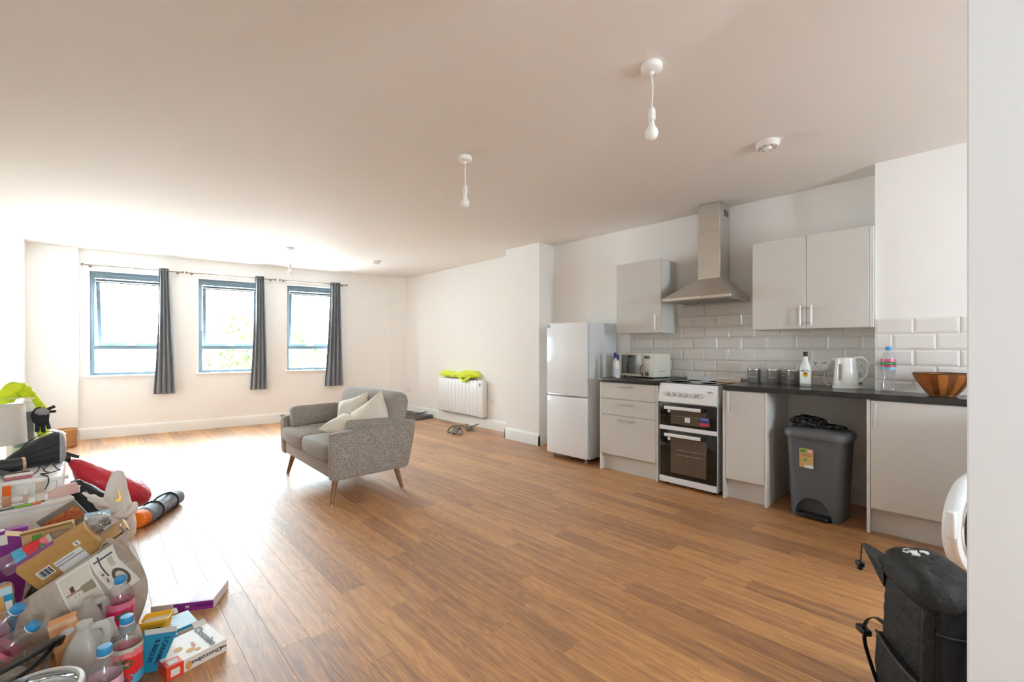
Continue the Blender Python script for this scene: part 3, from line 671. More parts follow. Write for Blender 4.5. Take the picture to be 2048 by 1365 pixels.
# ------------------------------------------------------------------ odds and ends by the heater
dkgrey = M('tangle_grey', (96,98,92), 0.7, var=30, rgb2=(140,142,132)); 
t = thing('strap_bundle', 'small tangle of grey-green straps on floor below the heater', 'straps', (3.80, 4.98, 0), (0,0,0.1)); t.scale = (1.35,1.35,1.35)
random.seed(3)
for k in range(7):
    bm = BM(); cx, cy = random.uniform(-0.13,0.16), random.uniform(-0.05,0.05); r = random.uniform(0.035,0.055); tl = Vector((random.uniform(-1,1), random.uniform(-1,1), .7))
    rg = ring((cx, cy, r*0.8+0.006), (r*1.3, r*0.7), 14, tl); rg = [Vector((p.x,p.y,max(p.z,0.009))) for p in rg]
    tube(bm, rg + rg[:1], 0.008, 6, flat=0.5); obj('loop', bm, dkgrey, t)
bm = BM(); lump(bm, (-0.11,0.0,0.03), (.05,.03,.03), 3, 0.3, 4, 2, zmin=0); obj('webbing_lump', bm, M('tangle_light', (150,158,152), 0.6), t)
bm = BM(); lump(bm, (0.12,0.02,0.02), (.05,.03,.02), 3, 0.3, 4, 5, zmin=0); obj('webbing_lump', bm, dkgrey, t)
t = thing('folded_airer', 'flat folded grey clothes airer on floor in the far right corner', 'airer', (4.02, 6.85, 0), (0,0,0.05))
rodm = M('airer_rod', (120,118,116), 0.4, metal=0.6)
for lay in range(2):
    z = 0.014 + 0.03*lay
    bm = BM(); pts = [(-0.2,-0.5,z),(0.16,-0.5,z),(0.16,0.4,z),(-0.2,0.4,z),(-0.2,-0.5,z)]; tube(bm, pts, 0.009, 8); obj('frame', bm, rodm, t)
    for k in range(7):
        bm = BM(); x = -0.15+k*0.045; tube(bm, [(x,-0.49,z+0.008),(x,0.39,z+0.008)], 0.004, 6); obj('rail', bm, rodm, t)
bm = BM(); box(bm, -0.21, 0.17, -0.52, -0.42, 0.0, 0.014, .004); obj('foot_bar', bm, M('airer_dark', (60,58,56), 0.6), t)
bm = BM(); tube(bm, [(-0.05,-0.3,0.06),(0.08,-0.45,0.11)], 0.008, 8); obj('strut', bm, M('airer_dark'), t)
# ------------------------------------------------------------------ sofa
tweed = M('grey_tweed', (114,106,98), 0.95, sheen=0.2, var=170, rgb2=(182,174,164), bump=(200,0.4,0.002)); cream = M('cream_cotton', (226,218,204), 0.9, sheen=0.2, bump=(25,0.25,0.004))
wood_leg = M('beech_leg', (150,108,72), 0.45, var=((90,90,6)), rgb2=(128,88,56))
def pillow(bm, w_, h, t_, n=14, M4=None, seed=0, wob=0.05, ear=0.10):
    """stuffed cushion in its local xy plane: w x h, thickness t"""
    def pt(i, j, s_):
        u, v = 2*i/n-1, 2*j/n-1
        e = ((1-abs(u)**2.6)*(1-abs(v)**2.6)); e = max(e, 0)**0.55
        k = 1 - ear*(1-abs(u)**2)*abs(v) ; k2 = 1 - ear*(1-abs(v)**2)*abs(u)
        nz = noise.noise(Vector((u*1.6+seed*5, v*1.6, s_*2+seed)))
        p = Vector((u*w_/2*k2, v*h/2*k, s_*t_/2*e*(1+wob*4*nz) + wob*0.3*t_*nz))
        return M4 @ p if M4 is not None else p
    top = [[bm.verts.new(pt(i,j,1)) for j in range(n+1)] for i in range(n+1)]
    bot = [[top[i][j] if i in (0,n) or j in (0,n) else bm.verts.new(pt(i,j,-1)) for j in range(n+1)] for i in range(n+1)]
    for i in range(n):
        for j in range(n):
            bm.faces.new((top[i][j],top[i+1][j],top[i+1][j+1],top[i][j+1])); bm.faces.new((bot[i][j],bot[i][j+1],bot[i+1][j+1],bot[i+1][j]))
SO = Vector((1.645, 3.925, 0)); SR = math.radians(-1.0)
sofa = thing('sofa', 'small grey tweed two-seat sofa on splayed wooden legs', 'sofa', SO, SR)
def soft(bm, bev, seg=3):
    bmesh.ops.bevel(bm, geom=list(bm.edges), offset=bev, segments=seg, profile=0.5, affect='EDGES')
bm = BM(); box(bm, -0.335, 0.30, -0.56, 0.56, 0.205, 0.335, .02, 3); obj('base', bm, tweed, sofa)
for s_ in (-1, 1):
    bm = BM(); prof = [(-0.345,0.20),(-0.355,0.40),(-0.350,0.545),(-0.31,0.562),(0.30,0.590),(0.365,0.592),(0.352,0.45),(0.30,0.22),(0.27,0.20)]
    prism(bm, prof, s_*0.565, s_*0.645, 'y'); bmesh.ops.recalc_face_normals(bm, faces=bm.faces); soft(bm, 0.017); a = obj('arm', bm, tweed, sofa, ang=50)
    bm = BM(); pts = [(-0.342, s_*0.639, 0.22),(-0.350, s_*0.639, 0.40),(-0.345, s_*0.639, 0.538),(-0.305, s_*0.639, 0.558),(0.30, s_*0.639, 0.586),(0.355, s_*0.639, 0.588)]
    tube(bm, curve(pts,4), 0.005, 6); obj('piping', bm, tweed, a)
bm = BM(); loft(bm, [rrect(0.15, 1.17, 0.05, 4) and [(x+0.20, y, 0.30) for x, y in rrect(0.15,1.14,0.05)], [(x+0.235, y, 0.55) for x, y in rrect(0.16,1.16,0.055)], [(x+0.275, y, 0.74) for x, y in rrect(0.16,1.14,0.055)], [(x+0.285, y, 0.79) for x, y in rrect(0.14,1.08,0.055)], [(x+0.288, y, 0.815) for x, y in rrect(0.08,1.0,0.035)]]); obj('backrest', bm, tweed, sofa, ang=60)
for s_ in (-1, 1):
    bm = BM(); box(bm, -0.365, 0.16, s_*0.003, s_*0.560, 0.336, 0.455, .03, 3)
    bmesh.ops.subdivide_edges(bm, edges=[e for e in bm.edges if e.calc_length() > 0.2], cuts=6, use_grid_fill=True)
    for v_ in bm.verts:
        if v_.co.z > 0.44: v_.co.z += 0.028*math.cos((v_.co.x+0.10)/0.27*1.4)*math.cos((abs(v_.co.y)-0.28)/0.28*1.4) + 0.006*noise.noise(v_.co*9)
        if v_.co.x < -0.33: v_.co.x -= 0.022*math.cos((abs(v_.co.y)-0.28)/0.28*1.45)
    obj('seat_cushion', bm, tweed, sofa, ang=60)
for sx, sy in ((-1,-1),(-1,1),(1,-1),(1,1)):
    x0, y0 = (-0.27 if sx < 0 else 0.235), sy*0.52
    x1, y1 = x0 + sx*0.045, y0 + sy*0.035
    bm = BM(); tube(bm, [(x0,y0,0.21),(x1,y1,0.012)], [0.026,0.0145], 14); l = obj('leg', bm, wood_leg, sofa, label='splayed tapered beech leg')
    bm = BM(); tube(bm, [(x1,y1,0.014),(x1,y1,0.0)], [0.0155,0.0155], 12); obj('foot_tip', bm, chrome, l)
def on_sofa(name, label, w_, h, th, loc, rot, mat, seed, group, ear=0.08):
    q = Matrix.Translation(SO) @ Euler((0,0,SR)).to_matrix().to_4x4() @ T(loc, rot)
    t = thing(name, label, 'cushion', q.to_translation(), q.to_euler(), group)
    bm = BM(); pillow(bm, w_, h, th, seed=seed, ear=ear); obj('cover', bm, mat, t, ang=70)
    bm = BM(); tube(bm, [(-w_*0.46, -h*0.49, 0), (0, -h*0.455, 0.002), (w_*0.46, -h*0.49, 0)], 0.003, 6); obj('seam', bm, mat, t)
    return t
def bolster(name, label, loc, rot):
    q = Matrix.Translation(SO) @ Euler((0,0,SR)).to_matrix().to_4x4() @ T(loc, rot)
    t = thing(name, label, 'cushion', q.to_translation(), q.to_euler(), 'grey arm cushions on the sofa')
    bm = BM(); box(bm, -0.225, 0.225, -0.06, 0.06, 0, 0.20, .035, 4)
    bmesh.ops.subdivide_edges(bm, edges=[e for e in bm.edges if e.calc_length() > 0.2], cuts=5, use_grid_fill=True)
    for v_ in bm.verts: v_.co += Vector((0, 0.012*noise.noise(v_.co*7), 0.010*noise.noise(v_.co*6+Vector((3,0,0)))))
    obj('cover', bm, tweed, t, ang=60)
    bm = BM(); tube(bm, [(-0.19,-0.055,0.195),(0.19,-0.055,0.195)], 0.003, 6); obj('seam', bm, tweed, t)
bolster('arm_cushion', 'grey rectangular cushion propped on the far sofa arm', (-0.08, 0.485, 0.455), (math.radians(-8),0,0))
bolster('arm_cushion', 'grey rectangular cushion slumped along the near sofa arm', (0.02, -0.475, 0.432), (math.radians(26),math.radians(4),0))
on_sofa('throw_cushion', 'cream cushion standing on its corner against the sofa back, left', 0.40, 0.40, 0.17, (0.10, 0.03, 0.56), (math.radians(78), math.radians(-16), math.radians(-70)), cream, 1, 'cream cushions on the sofa')
on_sofa('throw_cushion', 'cream cushion standing on its corner by the near sofa arm', 0.40, 0.40, 0.17, (0.105, -0.36, 0.57), (math.radians(76), math.radians(-34), math.radians(-58)), cream, 2, 'cream cushions on the sofa')
on_sofa('throw_cushion', 'cream cushion lying flat at the front of the sofa seat', 0.34, 0.30, 0.11, (-0.09, -0.26, 0.545), (math.radians(14), math.radians(-14), math.radians(30)), cream, 3, 'cream cushions on the sofa')
# ------------------------------------------------------------------ things on the worktop
WT = 0.9105
beige = M('cream_enamel', (228,224,208), 0.3, coat=0.3)
t = thing('microwave', 'cream microwave with glass door on the short worktop', 'microwave', (3.985, 2.508, WT), (0,0,math.atan2(-0.977,-0.218)))
# local x runs along the front (left to right as seen), local y to the back
L_, D_, H_ = 0.43, 0.245, 0.242
bm = BM()
box(bm, 0, L_, 0.002, D_, 0.232, H_, .004); box(bm, 0, L_, 0.002, D_, 0.01, 0.022, .003); box(bm, 0, 0.012, 0.002, D_, 0.02, 0.235); box(bm, 0.30, L_, 0.002, D_, 0.02, 0.235, .004); box(bm, 0.01, 0.31, D_-0.012, D_, 0.02, 0.235)
obj('casing', bm, beige, t)
bm = BM(); box(bm, 0.002,0.30,-0.022,0, 0.012,0.034,.004); box(bm, 0.002,0.30,-0.022,0, 0.222,0.242,.004); box(bm, 0.002,0.022,-0.022,0, 0.03,0.225,.004); box(bm, 0.28,0.30,-0.022,0, 0.03,0.225,.004); dr = obj('door', bm, beige, t)
bm = BM(); box(bm, 0.02, 0.285, -0.014, -0.010, 0.03, 0.226); obj('door_glass', bm, clear('microwave_glass', (205,208,204), gloss=0.16, rough=0.1), dr, smooth=False)
bm = BM(); tube(bm, curve([(0.305,-0.02,0.03),(0.309,-0.045,0.06),(0.309,-0.045,0.10),(0.305,-0.02,0.13)],5), 0.006, 8); obj('door_handle', bm, M('brown_handle', (96,70,56), 0.4), dr)
bm = BM(); box(bm, 0.315, L_, -0.022, 0.002, 0.012, 0.242, .005, 2); cp = obj('control_panel', bm, beige, t)
FY = frame_of((0,0,0), (1,0,0), (0,0,1))
decal(0.335,0.405,0.19,0.222, T((0,-0.0223,0)) @ FY, M('display_black', (30,34,34), 0.2), cp, 'display')
for k in range(5):
    for q in range(2): decal(0.345+0.03*q,0.365+0.03*q,0.165-0.022*k,0.170-0.022*k, T((0,-0.0223,0)) @ FY, M('dark_print'), cp, 'button_mark')
bm = BM(); lathe(bm, [(0.021,0),(0.018,0.012),(0.0,0.013)], 20, M4=T((0.37,-0.022,0.045)) @ FY); obj('dial', bm, M('dark_print'), cp)
for x, y in ((0.03,0.03),(0.40,0.03),(0.03,0.22),(0.40,0.22)):
    bm = BM(); lathe(bm, [(0.012,0),(0.012,0.011)], 10, (x,y,0)); obj('foot', bm, blk, t)
decal(-0.05,0.05,-0.004,0.004, T((L_+0.0003, 0.13, 0.07)) @ frame_of((0,0,0),(0,1,0),(0,0,1)), M('vent_line', (170,164,150), 0.5), t, 'vent_line')
tb = thing('plastic_tub', 'clear tub with lime lid inside the microwave', 'tub', (4.03, 2.40, WT+0.0225), (0,0,math.atan2(-0.977,-0.218)))
bm = BM(); lathe(bm, [(0.07,0),(0.085,0.09)], 24, sq=2, sx=1.05, sy=0.8, c=(0.02,0.045,0)); obj('tub', bm, M('dark_contents', (40,52,60), 0.4, var=40, rgb2=(90,110,110)), tb)
bm = BM(); lathe(bm, [(0.088,0.09),(0.09,0.093),(0.09,0.104),(0.08,0.108)], 24, sq=2, sx=1.05, sy=0.8, c=(0.02,0.045,0)); obj('lid', bm, M('lime_plastic', (170,214,50), 0.4), tb)
spray_w = M('spray_bottle_white', (236,234,228), 0.35); trig = M('trigger_blue', (34,44,130), 0.4)
for x, y, nm, sc in ((3.865,2.50,'white trigger spray bottle with blue head, left of the pair',1.0), (3.765,2.405,'white trigger spray bottle with blue head, nearest the microwave',0.92)):
    t = thing('spray_bottle', nm, 'bottle', (x, y, WT), 0.5, 'spray bottles beside the microwave'); t.scale = (sc,sc,sc)
    bm = BM(); lathe(bm, [(0.026,0),(0.031,0.004),(0.031,0.12),(0.026,0.15),(0.014,0.185),(0.013,0.20)], 24, sx=1.0, sy=0.8); obj('bottle', bm, spray_w, t)
    bm = BM(); lathe(bm, [(0.016,0.198),(0.016,0.222)], 16); box(bm, -0.045,0.03,-0.011,0.011,0.222,0.248,.006,2); obj('trigger_head', bm, trig, t)
    bm = BM(); tube(bm, curve([(-0.02,0,0.222),(-0.03,0,0.205),(-0.026,0,0.185)],4), 0.005, 8); obj('trigger', bm, trig, t)
    decal(-0.018,0.018,0.03,0.10, T((-0.0312,0,0)) @ FACE_NX, M('spray_label', (210,216,226), 0.5), t)
can_m = M('canister_grey', (140,138,134), 0.35, metal=0.25)
for x, y, w_, nm in ((4.13,1.277,'COFFEE','grey metal canister farthest from the white bottle, lettered coffee'), (4.136,1.125,'SUGAR','grey metal canister in the middle of three, lettered sugar'), (4.136,0.985,'TEA','grey metal canister partly behind the white bottle, lettered tea')):
    t = thing('canister', nm, 'canister', (x, y, WT), 0, 'three grey storage canisters')
    bm = BM(); lathe(bm, [(0.048,0),(0.05,0.003),(0.05,0.102),(0.048,0.104)], 32); obj('body', bm, can_m, t)
    bm = BM(); lathe(bm, [(0.051,0.103),(0.052,0.106),(0.052,0.118),(0.05,0.121),(0.03,0.122)], 32); l = obj('lid', bm, chrome, t)
    text(w_, 0.017, T((-0.0508,0,0.05)) @ FACE_NX, wst, t)
# rum bottle
t = thing('rum_bottle', 'white coconut rum bottle with brown cap and palm tree logo', 'bottle', (3.992, 0.869, WT))
wb = M('white_bottle_glass', (238,238,234), 0.12, coat=0.4)
bm = BM(); lathe(bm, [(0.034,0.0),(0.038,0.004),(0.038,0.022)], 28); obj('clear_foot', bm, M('bottle_foot', (170,176,160), 0.1), t)
bm = BM(); lathe(bm, [(0.038,0.0225),(0.0382,0.13),(0.034,0.155),(0.022,0.185),(0.0155,0.205),(0.0145,0.233)], 28); bd = obj('body', bm, wb, t)
bm = BM(); lathe(bm, [(0.0165,0.231),(0.0165,0.266),(0.015,0.268)], 20); obj('cap', bm, M('cap_brown', (62,34,26), 0.4), t)
vd = Vector((-0.98,-0.2,0)); bx = frame_of((0,0,0), (0.2,-0.98,0), (0,0,1))
for k, ch in enumerate('MALIBU'):
    a = math.radians(40-16*k); px_, pz_ = -0.034*math.sin(a), 0.098+0.034*math.cos(a)*0.75
    xx = px_; yy = -math.sqrt(max(0.0384**2-xx*xx,0))
    text(ch, 0.016, frame_of((0.2*xx+0.98*yy, -0.98*xx+0.2*yy, pz_), (0.2*math.cos(xx/0.038)-0.98*-math.sin(xx/0.038), -0.98*math.cos(xx/0.038)-0.2*math.sin(xx/0.038)*0, 0), (0,0,1)) @ Euler((0,0,a*0.55)).to_matrix().to_4x4(), M('logo_black', (34,28,26), 0.5), bd, bold=0.0004)
bm = BM(); lathe(bm, [(0.0,0),(0.019,0),(0.019,0.0008)], 24, M4=T((-0.0376,-0.0076,0.092)) @ bx); obj('logo_sun', bm, M('logo_yellow', (236,190,60), 0.5), bd)
bm = BM()
for a in (0.5, 1.1, 1.8, 2.5): box(bm, 0.0,0.017,-0.002,0.002,0.0009,0.0014, M4=T((-0.0378,-0.0078,0.096)) @ bx @ Euler((0,0,a)).to_matrix().to_4x4())
box(bm, -0.0015,0.0015,-0.016,0.004,0.0009,0.0014, M4=T((-0.0378,-0.0078,0.094)) @ bx); obj('logo_palm', bm, M('logo_brown', (96,50,26), 0.5), bd, kind='stuff')
# kettle
t = thing('kettle', 'white electric jug kettle on its base', 'kettle', (4.0, 0.618, WT), (0,0,-PI/2+0.15))
bm = BM(); lathe(bm, [(0.078,0),(0.08,0.004),(0.08,0.016),(0.072,0.02)], 36); obj('power_base', bm, fitw, t)
bm = BM(); lathe(bm, [(0.074,0.0205),(0.076,0.03),(0.070,0.12),(0.062,0.205),(0.060,0.222),(0.05,0.229),(0.0,0.231)], 36); obj('body', bm, M('kettle_white', (240,237,230), 0.2, coat=0.4), t)
bm = BM(); loft(bm, [[(-0.052,-0.018,0.20),(-0.052,0.018,0.20),(-0.058,0.02,0.224),(-0.058,-0.02,0.224)],[(-0.082,-0.004,0.216),(-0.082,0.004,0.216),(-0.082,0.005,0.224),(-0.082,-0.005,0.224)]]); obj('spout', bm, M('kettle_white'), t)
bm = BM(); tube(bm, curve([(0.045,0,0.222),(0.09,0,0.226),(0.122,0,0.195),(0.125,0,0.14),(0.11,0,0.085),(0.073,0,0.045)],6), [0.014]*12+[0.013]*12+[0.011]*7, 12, flat=0.75); obj('handle', bm, M('kettle_white'), t)
bm = BM(); box(bm, 0.07,0.095,-0.011,0.011,0.032,0.048,.004,2); obj('switch', bm, M('kettle_switch', (74,68,64), 0.4), t)
a = math.radians(-118); 
bm = BM(); loft(bm, [[(0.0745*math.cos(a+o_)*k, 0.0745*math.sin(a+o_)*k, z) for o_, z in ((-0.14,0.07),(-0.10,0.058),(0.10,0.058),(0.14,0.07),(0.14,0.165),(0.10,0.178),(-0.10,0.178),(-0.14,0.165))] for k in (0.9,1.004)]); obj('water_gauge', bm, M('gauge_grey', (140,134,128), 0.15, coat=0.5), t)
bm = BM(); tube(bm, curve([(0.075,0,0.008),(0.14,0.02,0.004),(0.2,0.07,0.004),(0.225,0.16,0.006)],6), 0.0035, 8); obj('cable', bm, fitw, t)
# bottles (shared builder)
cap_blue = M('cap_blue', (54,150,206), 0.35); pet = clear('pet_plastic', (250,250,251), gloss=0.10, rough=0.12, milky=0.06, milk=(250,246,248)); 
def label_mat(name, bands, var=None):
    """printed band label: list of (z position 0..1, rgb)"""
    if name in MATS: return MATS[name]
    m = bpy.data.materials.new(name); m.use_nodes = True; MATS[name] = m; nt = m.node_tree; p = nt.nodes['Principled BSDF']; p.inputs['Roughness'].default_value = 0.3
    tc = nt.nodes.new('ShaderNodeTexCoord'); sx = nt.nodes.new('ShaderNodeSeparateXYZ'); nt.links.new(tc.outputs['Generated'], sx.inputs[0])
    r = nt.nodes.new('ShaderNodeValToRGB'); r.color_ramp.interpolation = 'CONSTANT'; e = r.color_ramp.elements
    n = nt.nodes.new('ShaderNodeTexNoise'); n.inputs['Scale'].default_value = 6; nt.links.new(tc.outputs['Generated'], n.inputs['Vector'])
    a = nt.nodes.new('ShaderNodeMath'); a.operation = 'MULTIPLY_ADD'; a.inputs[1].default_value = 0.16; nt.links.new(n.outputs[0], a.inputs[0]); nt.links.new(sx.outputs[2], a.inputs[2])
    s_ = nt.nodes.new('ShaderNodeMath'); s_.operation = 'SUBTRACT'; s_.inputs[1].default_value = 0.08; nt.links.new(a.outputs[0], s_.inputs[0])
    e[0].position = 0; e[0].color = lin(bands[0][1]); e[1].position = bands[1][0]; e[1].color = lin(bands[1][1])
    for z, c in bands[2:]: x = e.new(z); x.color = lin(c)
    nt.links.new(s_.outputs[0], r.inputs[0]); nt.links.new(r.outputs[0], p.inputs['Base Color']); return m
pinkl = label_mat('label_pink', [(0,(130,195,220)),(0.22,(232,120,160)),(0.34,(232,38,110)),(0.80,(240,130,160))])
redl = label_mat('label_red', [(0,(80,180,215)),(0.28,(226,48,52)),(0.72,(240,130,140)),(0.9,(200,215,190))])
pale = label_mat('label_palepink', [(0,(240,120,170)),(0.3,(238,170,196)),(0.7,(236,190,206))])
multi = label_mat('label_multi', [(0,(120,190,215)),(0.25,(200,70,100)),(0.45,(60,120,70)),(0.75,(220,90,130))])
leafg = M('leaf_green', (52,120,52), 0.5)
def bottle(label, loc, rot, h, r, lab, view=(0,-1,0), group=None, word='volvic', name='water_bottle', waist=False, fruit=None):
    t = thing(name, label, 'bottle', loc, rot, group)
    if waist: prof = [(0.8,0),(0.97,0.012),(1,0.03),(0.98,0.09),(0.93,0.16),(0.76,0.29),(0.72,0.33),(0.78,0.38),(0.97,0.47),(1.0,0.50),(1.0,0.72),(0.9,0.79),(0.6,0.87),(0.38,0.915),(0.34,0.93)]; l0, l1, f = 0.49, 0.725, 1.012
    else: prof = [(0.8,0),(0.96,0.012),(1,0.04),(0.97,0.10),(1,0.16),(1,0.62),(0.96,0.70),(0.8,0.79),(0.5,0.875),(0.36,0.91),(0.34,0.93)]; l0, l1, f = 0.18, 0.65, 1.012
    bm = BM(); lathe(bm, [(a*r, z*h) for a, z in prof], 30, cap1=False); b = obj('bottle', bm, pet, t)
    bm = BM(); lathe(bm, [(r*f, l0*h), (r*f, l1*h)], 30, cap0=False, cap1=False); lb = obj('printed_label', bm, lab, b)
    bm = BM(); lathe(bm, [(0.41*r,0.915*h),(0.43*r,0.92*h),(0.43*r,0.985*h),(0.40*r,h),(0.0,h+0.0005)], 24); obj('cap', bm, cap_blue, t)
    bm = BM(); lathe(bm, [(0.44*r,0.900*h),(0.44*r,0.912*h)], 24); obj('neck_ring', bm, fitw, t)
    vx = Vector(view).normalized(); sd = Vector((0,0,1)).cross(vx); z = (l0*0.4+l1*0.6)*h
    fm = frame_of(vx*(r*f+0.0004) + Vector((0,0,z)), Vector((0,0,1)).cross(vx), (0,0,1))
    bm = BM(); lathe(bm, [(0.0,-0.006),(r*0.62,-0.006),(r*0.62,-0.001)], 24, M4=fm @ Matrix.Diagonal((1,0.55,1,1))); 
    for v_ in bm.verts:                       # wrap the badge round the bottle
        p = v_.co; q = Vector((p.x,p.y,0)); dd = q.normalized(); v_.co = Vector((dd.x*(r*f+0.0008), dd.y*(r*f+0.0008), p.z))
    obj('badge', bm, leafg, lb)
    if word: text(word, r*0.36, T(vx*0.0012) @ fm, wst, lb)
    if fruit:
        bm = BM(); lump(bm, vx*(r*0.92)+sd*r*0.35+Vector((0,0,(l0+0.09)*h)), (r*0.25,r*0.25,r*0.25), 2, 0.05); obj('printed_fruit', bm, fruit, lb)
    return t
bottle('clear water bottle with blue cap standing on the worktop by wooden bowl', (3.918, 0.372, WT), 0, 0.306, 0.040, multi, (-1,-0.1,0), word='Volvic', waist=True)
# wooden bowl of glued staves
t = thing('wooden_bowl', 'striped acacia wood salad bowl on the worktop', 'bowl', (3.80, 0.105, WT), 0.2)
acm = [M('acacia_%d' % k, c, 0.35, var=((40,40,6)), rgb2=c2, coat=0.25) for k, (c, c2) in enumerate((((120,66,30),(96,50,24)), ((168,102,48),(150,86,38)), ((84,44,24),(64,34,20)), ((190,124,62),(160,98,46)), ((138,80,38),(112,62,30))))]
ns = 20; prof = [(0.062,0.004),(0.072,0.012),(0.100,0.055),(0.126,0.098),(0.142,0.138)]; pin = [(0.134,0.138),(0.117,0.098),(0.091,0.058),(0.06,0.02)]
random.seed(11)
for k in range(ns):
    a0, a1 = 2*PI*k/ns, 2*PI*(k+1)/ns; bm = BM(); rings = []
    for j in range(3):
        a = a0 + (a1-a0)*j/2*0.995; rings.append([(r*math.cos(a), r*math.sin(a), z) for r, z in prof+pin])
    loft(bm, rings); obj('stave', bm, random.choice(acm), t, ang=30)
bm = BM(); lathe(bm, [(0.06,0.0),(0.064,0.004),(0.062,0.02),(0.0,0.02)], 40); obj('base', bm, acm[4], t)
bm = BM(); 
for k in range(48):
    pass
tube(bm, ring((0,0,0.1385), 0.138, 48) + ring((0,0,0.1385), 0.138, 48)[:1], 0.0045, 6); obj('rim', bm, acm[2], t)
# ------------------------------------------------------------------ pedal bin
bin_m = M('bin_grey', (86,88,90), 0.5, bump=(90,0.1,0.001)); bin_l = M('bin_lid_grey', (92,94,95), 0.42)
B0 = (3.80, 0.738, 0)
t = thing('pedal_bin', 'dark grey plastic pedal bin under the long worktop', 'bin', B0, math.radians(-6))
bm = BM(); rings = []
for z, w_, d_ in ((0,0.305,0.25),(0.02,0.31,0.255),(0.30,0.33,0.27),(0.55,0.352,0.285),(0.57,0.355,0.287)):
    pts = rrect(d_, w_, 0.05, 5)
    rings.append([(x - (0.018*(1-(y/(w_/2))**2) if x < 0 else 0), y, z) for x, y in pts])
loft(bm, rings); body = obj('body', bm, bin_m, t, ang=60)
cut = BM(); prism(cut, [(0.11*math.cos(PI*k/16), 0.02+0.125*math.sin(PI*k/16)) for k in range(17)] + [(-0.11,-0.05),(0.11,-0.05)], -0.25, -0.085, 'x'); bmesh.ops.recalc_face_normals(cut, faces=cut.faces)
cme = bpy.data.meshes.new('cut'); cut.to_mesh(cme); cut.free(); co = bpy.data.objects.new('cut', cme); COL.objects.link(co); co.parent = t
md = body.modifiers.new('b', 'BOOLEAN'); md.object = co; md.operation = 'DIFFERENCE'; md.solver = 'EXACT'
dg = bpy.context.evaluated_depsgraph_get(); nm_ = bpy.data.meshes.new_from_object(body.evaluated_get(dg)); body.modifiers.clear(); body.data = nm_; bpy.data.objects.remove(co)
bm = BM(); loft(bm, [[(x*k - 0.01, y*k2, z) for x, y in rrect(0.31, 0.392, 0.085, 6)] for k, k2, z in ((1.0,1.0,0.565),(1.01,1.01,0.575),(1.01,1.01,0.60),(0.96,0.97,0.618),(0.8,0.85,0.628),(0.4,0.4,0.632))]); lid = obj('lid', bm, bin_l, t, ang=50)
bm = BM(); box(bm, -0.17, -0.08, -0.10, 0.10, 0.012, 0.03, .008, 3); obj('pedal', bm, M('pedal_black', (30,30,31), 0.4), t)
lm4 = T((-0.1555, 0.035, 0.425), (0, math.radians(-1.8), 0)) @ FACE_NX
decal(-0.043, 0.043, -0.068, 0.068, lm4, M('kraft_label', (206,164,108), 0.6), body, 'paper_label', 0.001)
decal(-0.040, 0.0, 0.040, 0.062, lm4, M('label_green', (96,176,60), 0.5), body, 'label_print', 0.0014)
decal(0.012, 0.034, 0.040, 0.060, lm4, M('label_pinkish', (226,190,186), 0.5), body, 'label_print', 0.0014)
decal(-0.012, 0.043, -0.068, -0.048, lm4, wst, body, 'label_print', 0.0014)
text('addis', 0.015, lm4 @ T((-0.02,0.051,0.0018)), M('logo_black'), body)
text('eco made from', 0.011, lm4 @ T((0.0,0.030,0.0014)), M('print_brown', (110,80,46), 0.6), body); text('recycled plastic', 0.011, lm4 @ T((0.002,0.018,0.0014)), M('print_brown'), body)
bm = BM(); lathe(bm, [(0,0),(0.012,0),(0.012,0.001)], 20, M4=lm4 @ T((-0.005,-0.012,0.0006))); obj('label_print', bm, M('label_green'), body)
t2 = thing('bin_bag', 'crumpled shiny black bin bag lying on the bin lid', 'bag', (3.79, 0.765, 0.6335))
bm = BM(); lump(bm, (0,0.035,0.028), (.055,.10,.042), 5, 0.45, 3.2, 4, crease=0.6, zmin=0); obj('bag', bm, M('black_polythene', (10,10,11), 0.12, coat=0.4, bump=(45,0.8,0.01)), t2, ang=80)
bm = BM(); lump(bm, (-0.005,-0.10,0.014), (.035,.075,.018), 4, 0.4, 4, 8, crease=0.6, zmin=0); obj('loose_end', bm, M('black_polythene'), t2, ang=80)
# ------------------------------------------------------------------ rucksack by the partition
e1, e2 = Vector((0.786,0.618,0)), Vector((0.618,-0.786,0))
RM = frame_of((1.852,0.086,0), e2, e1)     # local x along the back panel, y along the side, z: check up
# the parts below are drawn with x = side depth, y = back panel width and swapped into RM at the end
rk_m = M('rucksack_black', (33,32,31), 0.7, bump=(13,0.7,0.03)); rk_d = M('rucksack_mesh', (17,17,19), 0.85, bump=(420,0.6,0.001)); rk_g = M('rucksack_trim', (52,50,47), 0.6); strap_m = M('webbing_grey', (66,62,58), 0.7)
t = thing('rucksack', 'black rucksack with white emblem standing by the partition', 'bag', (1.852,0.086,0), RM.to_euler())
bm = BM(); rings = []
for z, dx, dy, ox in ((0.0,0.17,0.16,0.02),(0.03,0.20,0.18,0.005),(0.15,0.215,0.19,0.0),(0.30,0.21,0.19,0.0),(0.40,0.20,0.185,0.0),(0.45,0.19,0.17,0.0)):
    n_ = 8; pts = rrect(dx, dy, 0.035, n_); pts = [(x+dx/2+ox, y+0.095) for x, y in pts]
    rings.append([(x + 0.006*noise.noise(Vector((x*14,y*14,z*16))), y + 0.009*noise.noise(Vector((x*14+5,y*14,z*18))), z) for x, y in pts])
r2 = []
for a, b in zip(rings, rings[1:]):
    for k in range(5): r2.append([tuple(Vector(p)*(1-k/5)+Vector(q)*(k/5) + Vector((0.004*noise.noise(Vector(p)*22+Vector((0,0,k))),0.005*noise.noise(Vector(p)*20+Vector((9,0,k))),0))) for p, q in zip(a, b)])
r2.append(rings[-1]); loft(bm, r2); body = obj('body', bm, rk_m, t, ang=70)
bm = BM(); rings = []
